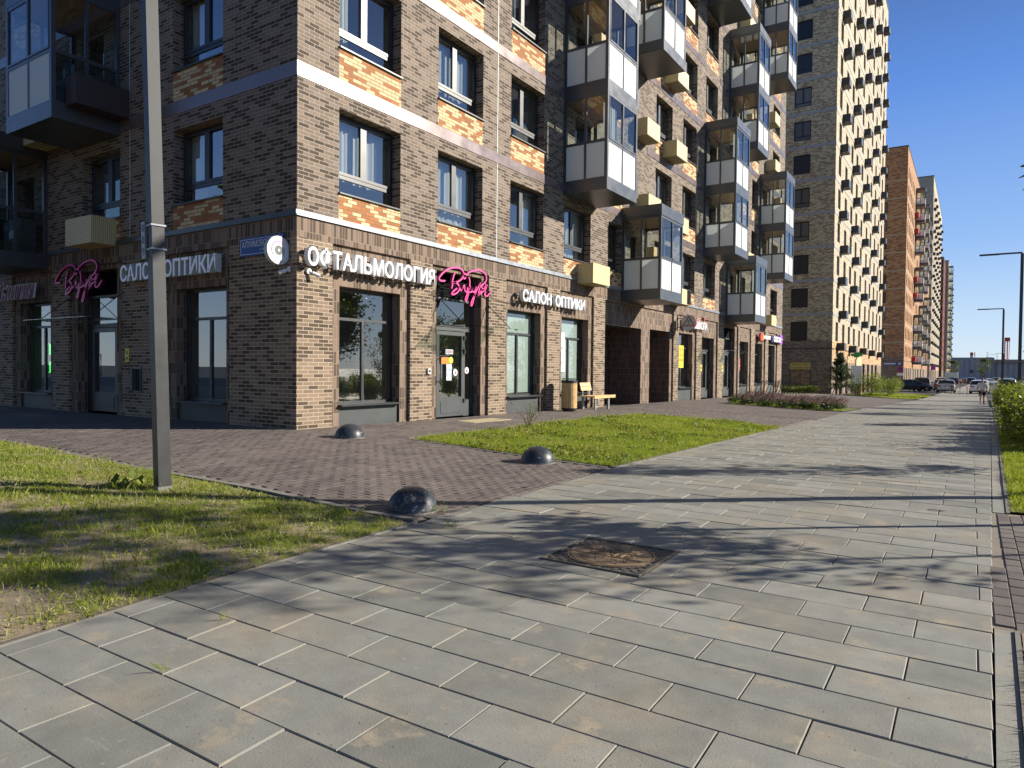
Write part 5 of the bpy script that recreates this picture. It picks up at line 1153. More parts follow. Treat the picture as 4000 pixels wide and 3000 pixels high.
# conifer with guy stakes
def conifer(x, y, h, lab):
    g = np.random.default_rng(91); o = thing('young_conifer', (x, y, zg(x, y)), 0, lab, 'tree'); s = MB(); s.tube([(0, 0, -.05), (0, 0, h)], [.06, .008], 6); pts = []
    for i in range(150):
        t = g.uniform(0, 1)**.8; z = .25+t*(h-.3); L = (1-t)**.8*h*.36*g.uniform(.6, 1.2)+.10; a = g.uniform(0, 6.28); e = (L*math.cos(a), L*math.sin(a), z+L*.25); s.tube([(0, 0, z), e], [.012, .004], 4, caps=False)
        for u_ in np.arange(.15, 1.05, .04):
            for _ in range(3): pts.append((e[0]*u_+g.normal(0, .05), e[1]*u_+g.normal(0, .05), z+L*.25*u_+g.normal(0, .05)))
    s.build('trunk', 'bark', o); link('crown', leafmesh('crown', pts, .12, 'leafd', 92, asp=.3), o)
    for a in (0, 2.1, 4.2): MB().tube([(1.5*math.cos(a), 1.5*math.sin(a), -.02), (.1*math.cos(a), .1*math.sin(a), 1.3)], .03, 5).build('support_stake', 'wood' if a == 9 else 'black', o)
conifer(-8.95, 62.6, 3.4, 'young conifer held by dark stakes at the corner of the pale tower')
# stones and crumbs on the bare soil
g = np.random.default_rng(101); x, y = scatter(LWN, 160, 102); x, y = x[:2600], y[:2600]; s = MB()
for a, b in zip(x, y):
    r_ = g.uniform(.003, .011); z = zg(a, b)+.012; q4 = [(a+r_*math.cos(t+r_*900), b+r_*math.sin(t+r_*900)*g.uniform(.6, 1)) for t in (0, 1.6, 3.1, 4.7)]
    s.add([(u, v, z-.002) for u, v in q4]+[(a, b, z+r_*.7)], [(0, 1, 4), (1, 2, 4), (2, 3, 4), (3, 0, 4)])
tag(s.build('gravel_crumbs', 'conc'), 'scattered small stones and crumbs on the soil of the left lawn', 'stones', kind='stuff')
# dry leaf litter / twig on the path
s = MB(); s.tube([(0, 0, .006), (.05, .02, .01), (.12, .0, .006), (.16, .03, .008)], .003, 4)
for i in range(9): s.tube([(.015+.016*i, .004, .008), (.015+.016*i+.01, .02*(-1)**i, .015)], [.004, .001], 4)
o = s.build('dry_twig', 'bark'); o.location = (-.35, 8.35, zg(-.35, 8.35)); tag(o, 'small dry twig lying on the grey slabs', 'twig')
# ---------------------------------------------------------------- far towers
def tower(name, lab, xf, y0, y1, dep, H, g0, fh, bm_, gm_, ff, fs, colsF, colsS, ww, wh, acF=None, acs='k', sill=.85, zb=None, bands='ltband', pier=None, balc=(), parapet=None, stufflim=100):
    zb = zg(xf, (y0+y1)/2)-.3 if zb is None else zb; base = (xf, y0, 0); t = thing(name, base, 0, lab, 'building'); s = MB(); s2 = MB()
    nf = int((H-g0)/fh); mats = [bm_, gm_, ff, 'plinth']
    PF = lambda u, v, d: (xf-d, u, v); PS = lambda u, v, d: (-u, y0+d, v)
    opF, opS, zF, zS = [], [], [], []; W_ = []
    for k in range(nf):
        z = g0+k*fh+sill
        for c in colsF:
            if any(b[0]-.1 < c+ww/2 < b[0]+BW+.1 for b in balc): continue
            opF.append((c, c+ww, z, z+wh, .22)); W_.append(('F', c, z, ww, wh))
        for c, w2 in colsS: opS.append((c, c+w2, z, z+wh, .14)); W_.append(('S', c, z, w2, wh))
        zF.append((y0, y1, z-sill-.0+.0, z-sill+.24, ff, 0)) if False else None
    for a, b in (pier or []): opF.append((a, b, zb, g0-1.1, .35)); 
    for a, b in (pier or []): W_.append(('F', a, zb+.2, b-a, g0-1.1-zb-.2))
    D = lambda u, v: gm_ if v < g0-.5 else (ff if v < g0 else bm_)
    facade('brick_wall', (y0, y1), (zb, H), opF, zF, PF, D, t, base, mats); facade('brick_wall', (-xf, -xf+dep), (zb, H), opS, zS, PS, D, t, base, mats)
    s = MB(); s.quad((xf-dep, y0, zb), (xf-dep, y0, H), (xf-dep, y1, H), (xf-dep, y1, zb)); s.quad((xf-dep, y1, zb), (xf-dep, y1, H), (xf, y1, H), (xf, y1, zb)); s.build('brick_wall', bm_, t, off=base)
    s = MB(); s.quad((xf-dep, y0, H-.05), (xf, y0, H-.05), (xf, y1, H-.05), (xf-dep, y1, H-.05)); s.box(xf-.02, xf+.06, y0-.06, y1, H-.02, H+.14); s.box(xf-dep, xf-.02, y0-.06, y0+.02, H-.02, H+.14); s.build('roof', 'black', t, off=base)
    for k in range(nf):
        z = g0+k*fh
        if infr(xf, y0, z) or infr(xf, y1, z): s = MB(); hb = .07 if k == 0 else .24; s.box(xf+.002, xf+.03, y0-.03, y1, z, z+hb); s.box(-(-xf+dep), xf+.002, y0-.03, y0-.002, z, z+hb); s.build('floor_band', 'black' if k == 0 else bands, t, off=base)
    cnt = 0; rest = MB()
    W_ = [w_ for w_ in W_ if infr(xf, w_[1] if w_[0] == 'F' else y0, w_[2], .1)]
    W_.sort(key=lambda w_: (w_[1]-y0 if w_[0] == 'F' else 0)+max(0, w_[2]-20)*.5)
    for sd_, c, z, w2, h2 in W_:
        m = MB(); bx = (lambda a, b, d0, d1, p, q_, mi: m.box(xf-.22-d1+.0, xf-.22-d0, a, b, p, q_, mi)) if sd_ == 'F' else (lambda a, b, d0, d1, p, q_, mi: m.box(-b, -a, y0+.12+d0, y0+.12+d1, p, q_, mi))
        e = .09; bx(c, c+e, 0, .06, z, z+h2, 0); bx(c+w2-e, c+w2, 0, .06, z, z+h2, 0); bx(c+e, c+w2-e, 0, .06, z+h2-e, z+h2, 0); bx(c+e, c+w2-e, 0, .06, z, z+e, 0); bx(c+w2/2-.06, c+w2/2+.06, 0, .06, z+.38, z+h2-e, 0); bx(c+e, c+w2-e, 0, .06, z+.34, z+.44, 0)
        bx(c+e*.5, c+w2-e*.5, .03, .05, z+e*.5, z+h2-e*.5, 1)
        cnt += 1
        if cnt < stufflim: m.build('window', ['black', 'farglass'], t, off=base)
        else: rest.v, rest.f, rest.m = rest.v, rest.f, rest.m; k = len(rest.v); rest.v += m.v; rest.f += [tuple(k+i for i in f) for f in m.f]; rest.m += m.m
    if rest.v: rest.build('windows', ['black', 'farglass'], t, off=base)['kind'] = 'stuff'
    if acF:
        cnt = 0; rest = MB()
        for k in range(nf):
            for c in acF(k):
                z = g0+k*fh-.1
                if not infr(xf, c, z, .08): continue
                cnt += 1; mm = MB(); mm.box(xf+.003, xf+.62, c, c+1.2, z, z+.68, 0); mm.box(xf+.621, xf+.635, c+.02, c+1.18, z+.02, z+.66, 1)
                if cnt < 100: mm.build('air_conditioner_basket', ['acblack', 'fascia'], t, off=base)
                else: k_ = len(rest.v); rest.v += mm.v; rest.f += [tuple(k_+i for i in f) for f in mm.f]; rest.m += mm.m
        if rest.v: rest.build('air_conditioner_baskets', ['acblack', 'fascia'], t, off=base)['kind'] = 'stuff'
    for (c, k0, k1) in balc:
        for k in range(k0, k1+1):
            z = g0+k*fh-.35
            b = balcony(t, Vector((xf+.004, c, z))-Vector(base), R(90), k == k1, None, H=fh)
    return t
m_, nt_, b_ = mat('far_window_glass'); b_.inputs['Base Color'].default_value = (.05, .055, .06, 1); b_.inputs['Base Color'].default_value = (.022, .024, .028, 1); b_.inputs['Roughness'].default_value = .3; b_.inputs['Specular IOR Level'].default_value = .35; q = NB(nt_); oi_ = q.new('ShaderNodeObjectInfo'); nt_.links.new(q.ramp(oi_.outputs['Random'], [(0, (.018, .02, .024)), (.45, (.03, .035, .045)), (.7, (.10, .095, .085)), (1, (.16, .15, .135))]), b_.inputs['Base Color']); M['farglass'] = m_
M['ltband'] = plain('light_band', (.36, .35, .34), .6, 0, .06, 2); M['ltband2'] = plain('pale_band', (.60, .58, .54), .6, 0, .06, 2); M['tanband'] = plain('tan_band', (.42, .32, .20), .6, 0, .06, 2)
T2W = tower('apartment_tower', 'tall tower with pale brick front, shaded grey brown side and black air conditioner baskets', -10.09, 66.0, 105.5, 16, 48.8, 3.17, 2.93, 'beigec', 'brick', 'yellow', None,
    [67.6, 71.4, 75.0, 78.5, 82.5, 86.9, 90.7, 94.7, 98.6, 102.0], [(12.13, 1.42)], 1.4, 1.7, acF=lambda k: [c+(.9 if k % 2 else 0) for c in (68.4, 76.0, 84.0, 92.0, 100.6)], sill=.72, bands='ltband', pier=[(68, 69.4), (70.7, 72), (74, 75.4), (86.5, 88.4), (90.6, 92.5), (94.6, 96.5), (98.5, 100.5)])
tw = T2W
# the side wall of the pale tower is darker brick than its front
for o in COL.objects:
    if o.parent == T2W and o.name.startswith('brick_wall') and o.data.polygons and abs(o.data.polygons[0].normal.y) > .9 and abs(o.data.vertices[0].co.y) < 1: o.data.materials[0] = M['beige']
o = thing('rental_banner_window', (-13.5, 66.0, -.4), 0, 'shop window under a yellow banner reading АРЕНДА on the shaded side of the pale tower', 'shop window'); s = MB(); s.box(0, 1.7, -.05, -.01, 1.76, 2.36); s.build('banner', plain('mustard_banner', (.66, .50, .13), .6, 0, .05), o)
s = MB(); v, f = tmesh('АРЕНДА 32 м²', 1.5, .22, .003); place(s, v, f, (.1, -.051, 2.08), XL); v, f = tmesh('8-926-896-54-82', 1.5, .17, .003); place(s, v, f, (.1, -.051, 1.83), XL); s.build('lettering', 'black', o)
s = MB(); s.box(0, 1.7, -.03, -.006, .0, 1.74); s.build('pane', 'glassd', o); s = MB()
for x in (0, .83, 1.65): s.box(x, x+.05, -.05, -.031, 0, 1.74)
s.box(.05, 1.65, -.05, -.031, 1.68, 1.74); s.build('frame', 'black', o)
o = thing('pharmacy_cross', (-10.09, 75.6, 2.3), 0, 'green cross sign sticking out from the pale tower front', 'sign'); s = MB(); s.box(.5, 1.0, -.1, .0, .3, .8); s.box(.25, 1.25, -.12, -.02, .42, .68); s.build('cross', 'green', o); s = MB(); s.box(0, .5, -.08, -.04, .5, .55); s.build('bracket', 'black', o)
o = thing('entrance_portal', (-10.09, 80.6, -.9), 0, 'cream framed entrance with glazed door in the pale tower', 'entrance'); s = MB(); s.box(.01, .12, 0, .5, 0, 3.4); s.box(.01, .12, 3.6, 4.1, 0, 3.4); s.box(.01, .12, .5, 3.6, 2.5, 3.9); s.build('surround', 'acbeige', o); s = MB(); s.box(.02, .06, .5, 3.6, 0, 2.5); s.build('door', 'farglass', o)
tower('apartment_tower', 'orange brown patterned brick tower with stacked glass balconies behind the pale tower', -9.05, 128.5, 200, 15, 37.2, 3.0, 2.88, 'orange', 'brick', 'orange', None,
    [130.2, 133.4, 136.6, 139.8, 143.2, 154, 156.5, 167, 170, 182, 186, 190], [(11.8, 1.6)], 1.3, 1.75, sill=.75, bands='tanband', balc=[(148, 0, 2), (148, 4, 5), (148, 7, 10), (163, 1, 3), (163, 5, 10), (177, 0, 4), (177, 6, 10)], pier=[(130.5, 132), (134, 135.6), (138, 139.5), (142, 144), (150, 152), (156, 158), (163, 166), (172, 175), (182, 185)], acF=lambda k: [])
tower('apartment_tower', 'far pale tower dotted with black air conditioner baskets behind the orange tower', -9.0, 212, 272, 14, 52, 3.0, 2.9, 'beigec', 'brick', 'yellow', None,
    [213.5, 217.5, 221.5, 226, 231, 236, 241.5, 247, 253, 259, 265], [], 1.5, 1.7, sill=.7, bands='ltband', acF=lambda k: [c+(2.6 if k % 2 else 0) for c in (214, 223, 232.5, 242, 253, 264)], pier=[(214, 217), (220, 223), (227, 230), (235, 238), (244, 248)])
tower('apartment_tower', 'distant dark red brick tower with its shaded side to the camera', -9.2, 303, 326, 14, 43.6, 3.0, 2.9, 'red', 'brick', 'red', None, [305, 310, 315, 320], [], 1.6, 1.7, sill=.7, bands='red', acF=lambda k: [], pier=[(306, 309), (314, 317)])
tower('apartment_tower', 'farthest beige tower edge with balconies next to the warehouse', -8.2, 327, 400, 14, 45.5, 3.0, 2.9, 'beigec', 'brick', 'yellow', None, [345, 352, 360, 368, 380, 390], [], 1.8, 1.7, sill=.7, bands='ltband', balc=[(330, k, k) for k in range(0, 14, 1)], acF=lambda k: [352+(5 if k % 2 else 0), 372+(5 if k % 2 else 0), 395], pier=[(335, 340), (350, 356)])
# red and orange baskets on the orange tower
tt = [o for o in COL.objects if o.get('label', '').startswith('orange brown')][0]
for k in (0, 4, 5, 8, 9): z = 3.0+k*2.88+.2; s = MB(); s.box(-9.045, -8.4, 145.6, 147.2, z, z+.8); s.build('air_conditioner_basket', 'redp', tt, off=(-9.05, 128.5, 0))
# grey warehouse
wh = thing('warehouse', (-11, 450, -3), 0, 'long grey corrugated warehouse at the end of the road', 'building'); s = MB(); s.box(0, 21.2, 0, 60, 0, 12.3); s.build('wall', 'clad', wh); s = MB(); s.box(21.3, 60, 1, 60, 0, 11.5); s.build('wall', 'clad', wh); s = MB(); s.box(19, 60, -.3, .8, 9.8, 11.2); s.build('eave_panel', 'band', wh); s = MB(); s.box(-.1, 21.25, -.1, 60, 12.31, 12.5); s.build('roof_edge', 'plinth', wh)
for x, z in ((10.4, 4.1), (15.9, 6.05), (15.85, 2.2)): s = MB(); s.box(x, x+1.5, -.12, -.02, z, z+1.8, 1); s.box(x+.7, x+.8, -.16, -.121, z, z+1.8); s.box(x-.1, x, -.16, -.02, z-.1, z+1.9); s.box(x+1.5, x+1.6, -.16, -.02, z-.1, z+1.9); s.build('window', ['black', 'farglass'], wh)
for x, r_ in ((11.1, .75), (12.5, .22)):
    o = thing('chimney', (x-11, 456, 9.2), 0, 'red and white banded chimney on the warehouse roof' if r_ > .5 else 'thin red and white flue beside the wide chimney', 'chimney'); s = MB(); s.lathe([(r_, 0), (r_, 1.4)], 16); s.build('white_band', 'white', o); s = MB(); s.lathe([(r_, 1.4), (r_, 3.2), (.001, 3.2)], 16); s.build('red_band', 'redp', o)
o = MB(); 
for a, b in ((0, 0), (.8, 0), (.4, .7)): o.tube([(a, b, 0), (a, b, 3.4)], .05, 4)
for i in range(7): o.tube([(0, 0, i*.5), (.8, 0, i*.5+.5)], .03, 4)
o = o.build('antenna_mast', 'ltgrey'); o.location = (6.8, 455, 9.2); tag(o, 'small pale lattice antenna mast on the warehouse roof', 'mast')
o = thing('tower_crane', (15.2, 452, -3), 0, 'dark red lattice mast beside the warehouse behind the trees', 'crane'); s = MB()
for a, b in ((-.6, -.6), (.6, -.6), (.6, .6), (-.6, .6)): s.tube([(a, b, 0), (a, b, 21)], .22, 4)
for i in range(16):
    z = i*1.4; s.tube([(-.6, -.6, z), (.6, -.6, z+1.4)], .1, 4); s.tube([(.6, -.6, z), (.6, .6, z+1.4)], .1, 4)
s.build('mast', 'redp', o); s = MB(); s.box(-.8, 1.6, -.8, .8, 21, 23); s.tube([(1.5, 0, 22), (1.2, 0, 10)], .12, 4); s.build('head', 'redp', o)
o = thing('site_fence', (-7.6, 285, zg(-7.6, 285)), 0, 'pale grey site fence panel in front of the dark red tower', 'fence'); s = MB(); s.box(0, 3.6, 0, .1, 0, 3.2); s.build('panel', 'ltgrey', o); s = MB(); s.box(3.6, 4.1, -.1, .1, 0, 3.3); s.build('post', 'white', o)
# ---------------------------------------------------------------- street furniture far away
o = thing('no_stopping_sign', (-6.3, 85, zg(-6.3, 85)), 0, 'round blue and red no stopping sign on a thin post before the orange tower', 'road sign'); s = MB(); s.tube([(0, 0, 0), (0, 0, 2.75)], .035, 6); s.build('post', 'gal', o); s = MB(); s.disc((0, -.04, 2.52), .33, (0, -1, 0), .03, 24, 0); s.disc((0, -.071, 2.52), .25, (0, -1, 0), .01, 24, 1); s.tube([(-.2, -.085, 2.72), (.2, -.085, 2.32)], .035, 4, 0); s.build('disc', ['redp', 'blue'], o); s = MB(); s.box(-.3, .3, -.07, -.04, 1.85, 2.12); s.build('plate', 'white', o)
s = MB(); s.box(0, 2.6, -.06, -.01, 0, .42); s.box(.1, 1.7, -.065, -.06, .12, .3, 1); s.box(2.1, 2.4, -.065, -.06, .1, .34, 1); o = s.build('street_name_plate', ['blue', 'white']); o.location = (-11.9, 128.5, 2.35); tag(o, 'blue address plate on the dark base of the orange tower', 'street sign')
o = thing('shop_sign', (-9.0, 218, 1.6), 0, 'purple shop sign on the ground floor of the far pale tower', 'sign'); s = MB(); s.box(0, 1.1, -.2, 0, .3, 1.3); s.build('panel', 'purple', o)
def stoop(x, y, lab): 
    s = MB(); s.tube([(0, 0, -.02), (0, 0, .85), (.06, 0, .92), (.55, 0, .92), (.6, 0, .85), (.6, 0, -.02)], .035, 6); o = s.build('bicycle_stand', 'fascia'); o.location = (x, y, zg(x, y)); tag(o, lab, 'bicycle stand')
stoop(-.9, 84, 'steel hoop stand beside the white hatchback'); stoop(-2.35, 91, 'steel hoop stand behind the silver sedan')
def bike(x, y, rz, lab):
    o = thing('bicycle', (x, y, zg(x, y)), rz, lab, 'bicycle')
    for a in (0, 1.05): s = MB(); s.tube([(a+.34*math.cos(t*math.pi/9), 0, .35+.34*math.sin(t*math.pi/9)) for t in range(19)], .022, 4, caps=False); s.build('wheel', 'rubber', o)
    s = MB(); s.tube([(0, 0, .35), (.42, 0, .32), (.33, 0, .85)], .02, 5); s.tube([(.42, 0, .32), (.92, 0, .78), (.36, 0, .75), (0, 0, .35)], .02, 5); s.tube([(1.05, 0, .35), (.9, 0, .98)], .02, 5); s.build('frame', 'blue', o)
    s = MB(); s.tube([(.9, -.25, 1.0), (.9, .25, 1.0)], .016, 5); s.build('handlebar', 'black', o); s = MB(); s.box(.22, .46, -.06, .06, .85, .9, bev=.02); s.build('saddle', 'black', o)
bike(-9.2, 67.6, R(60), 'dark bicycle leaning by the pale tower entrance'); bike(-8.6, 69.0, R(10), 'second bicycle behind the feathery shrubs')
o = thing('notice_board', (-8.9, 72, zg(-8.9, 72)), R(15), 'tall white notice board before the pale tower corner', 'notice board'); s = MB(); s.box(-.45, .45, -.06, .06, .3, 2.6); s.build('panel', 'white', o)
for x in (-.4, .36): s = MB(); s.box(x, x+.05, -.05, .05, -.02, .299); s.build('leg', 'gal', o)
# ---------------------------------------------------------------- cars
def car_meshes(kind):
    L, Wd, Hh = {'sedan': (4.7, 1.82, 1.45), 'hatch': (4.3, 1.78, 1.50), 'suv': (4.6, 1.86, 1.70)}[kind]
    # stations along y from rear (0) to front (L): belt height, width factor
    if kind == 'sedan': B = [(0, .62, .80), (.06, .95, .90), (.5, 1.0, .97), (1.1, .98, 1.), (2.3, .95, 1.), (3.4, .93, .99), (4.2, .80, .95), (4.62, .66, .88), (4.7, .50, .80)]; C = [(.55, .99, 1.0), (1.25, 1.40, .80), (2.0, 1.45, .78), (2.7, 1.40, .78), (3.55, .95, .92)]
    elif kind == 'hatch': B = [(0, .60, .82), (.05, .98, .92), (.4, 1.02, .98), (1.1, 1., 1.), (2.2, .97, 1.), (3.2, .95, .99), (3.9, .82, .95), (4.25, .66, .88), (4.3, .5, .80)]; C = [(.08, 1.0, .94), (.5, 1.40, .80), (1.5, 1.50, .78), (2.4, 1.43, .78), (3.3, .97, .92)]
    else: B = [(0, .65, .86), (.05, 1.08, .94), (.4, 1.12, .99), (1.1, 1.1, 1.), (2.4, 1.08, 1.), (3.4, 1.05, .99), (4.2, .95, .95), (4.55, .75, .90), (4.6, .55, .84)]; C = [(.08, 1.1, .95), (.4, 1.60, .83), (1.6, 1.70, .82), (2.6, 1.63, .82), (3.4, 1.08, .93)]
    h = Wd/2; s = MB(); n = 7
    for y, bz, wf in B:
        x = h*wf; s.v += [(-x*.92, y, .20), (-x, y, .42), (-x*.995, y, bz*.75), (-x*.93, y, bz), (0, y, bz+.03), (x*.93, y, bz), (x*.995, y, bz*.75), (x, y, .42), (x*.92, y, .20)]
    k = 9
    for i in range(len(B)-1):
        for j in range(8): s.f.append((i*k+j, i*k+j+1, (i+1)*k+j+1, (i+1)*k+j)); s.m.append(0)
        s.f.append((i*k+8, i*k, (i+1)*k, (i+1)*k+8)); s.m.append(1)
    s.f.append(tuple(range(9))); s.m.append(0); e = (len(B)-1)*k; s.f.append(tuple(e+j for j in reversed(range(9)))); s.m.append(0)
    # roof skin
    rz_ = [c for c in C[1:-1]]; k0 = len(s.v)
    for y, z, wf in rz_: s.v += [(-h*wf, y, z-.05), (-h*wf*.85, y, z), (0, y, z+.03), (h*wf*.85, y, z), (h*wf, y, z-.05)]
    for i in range(len(rz_)-1):
        for j in range(4): s.f.append((k0+i*5+j, k0+i*5+j+1, k0+(i+1)*5+j+1, k0+(i+1)*5+j)); s.m.append(0)
    # pillars
    for sg in (-1, 1):
        def P(i, t=0): y, z, wf = C[i]; return (sg*h*wf*(1.0 if 0 < i < len(C)-1 else .97), y, z-(.05 if 0 < i < len(C)-1 else 0))
        for a, b in ((0, 1), (3, 4)): s.tube([P(a), P(b)], .035, 4)
        ym = C[2][0]+.25; s.tube([(sg*h*.95, ym, B[4][1]), (sg*h*.79, ym, C[2][1]-.06)], .03, 4)
    body = s
    gl = MB(); k = 0
    for y, z, wf in C: gl.v += [(-h*wf*.985, y, z-.045 if 0 < C.index((y, z, wf)) < 4 else z-.02), (h*wf*.985, y, z-.045 if 0 < C.index((y, z, wf)) < 4 else z-.02), (-h*.93, y, B[3][1]-.03), (h*.93, y, B[3][1]-.03)]
    for i in range(len(C)-1): a, b = i*4, i*4+4; gl.f += [(a, a+1, b+1, b), (a, b, b+2, a+2), (a+1, a+3, b+3, b+1)]; gl.m += [0, 0, 0]
    out = [('window_glass', gl.mesh('window_glass', [M['farglass']]))]
    for nm, x0, x1 in (('tail_light', -h*.86, -h*.52), ('tail_light', h*.52, h*.86)): t = MB(); zt = .70 if kind != 'suv' else .8; t.box(x0, x1, -.035, .05, zt, zt+.15); out.append((nm, t.mesh(nm, [M['lampred']])))
    for x0, x1 in ((-h*.85, -h*.5), (h*.5, h*.85)): t = MB(); t.box(x0, x1, L-.12, L-.0, .58, .70); out.append(('headlight', t.mesh('headlight', [M['lampw']])))
    t = MB(); t.box(-.26, .26, -.04, .0, .52 if kind != 'hatch' else .62, .63 if kind != 'hatch' else .73); out.append(('number_plate', t.mesh('number_plate', [M['white']])))
    t = MB(); t.box(-h*.88, h*.88, -.045, .12, .22, .36); out.append(('rear_bumper', t.mesh('rear_bumper', [M['black']])))
    for sg in (-1, 1): t = MB(); t.box(sg*h, sg*(h+.16), C[3][0]+.25, C[3][0]+.38, 1.0, 1.12, bev=.03); out.append(('side_mirror', t.mesh('side_mirror', [M['black']])))
    for y in (.85, L-.85):
        for sg in (-1, 1): t = MB(); c = (sg*(h-.19), y, .32); t.disc(c, .32, (sg, 0, 0), .2, 18, 0); t.disc((sg*(h+.011), y, .32), .2, (sg, 0, 0), .006, 12, 1); out.append(('wheel', t.mesh('wheel', [M['rubber'], M['gal']])))
    return body, out
CK = {k: car_meshes(k) for k in ('sedan', 'hatch', 'suv')}
def car(kind, paint, x, y, rz, lab, plate=True):
    b, parts = CK[kind]; o = thing('parked_car', (x, y, zg(x, y)), R(rz), lab, 'car', 'cars parked along the far road'); bm_ = b.mesh('body', [M[paint], M['black']], False); link('body', bm_, o)
    for nm, me in parts: link(nm, me, o)
car('sedan', 'car_silver', -2.35, 92.8, 0, 'silver sedan parked on the left of the walkway, red tail lights towards the camera'); car('hatch', 'car_white', .75, 90.5, -2, 'white hatchback parked behind the walking man')
car('suv', 'car_grey', 3.3, 95, -4, 'pale grey car half hidden by the hedge beside the second lamp post'); car('suv', 'car_black', -5.0, 99, 2, 'black hatchback parked left of the silver sedan')
car('sedan', 'car_black', -8.2, 96, -62, 'dark car with a shiny windscreen behind the feathery shrubs'); car('sedan', 'car_grey', -3.2, 106, 0, 'dark sedan parked just ahead of the silver sedan')
car('sedan', 'car_blue', -4.3, 150, 0, 'blue car farther along the left side'); car('suv', 'car_white', -5.6, 185, 5, 'white van like car far on the left'); car('suv', 'car_black', -3.4, 205, 10, 'far black car left of the dark off-road car'); car('hatch', 'car_grey', -1.7, 218, -20, 'far black and white car at the end of the path')
car('suv', 'car_black', .1, 196, 0, 'far dark off-road car in the middle before the warehouse'); car('sedan', 'car_white', 2.0, 208, -50, 'far white car beside the off-road car'); car('sedan', 'car_silver', 4.1, 226, 0, 'far silver car right of the person in red'); car('suv', 'car_black', 6.2, 250, 0, 'far dark car right of the silver car'); car('suv', 'car_grey', 7.4, 200, 0, 'far grey car by the hedge at the right'); car('hatch', 'car_white', 8.6, 240, 0, 'farthest white car by the right trees')
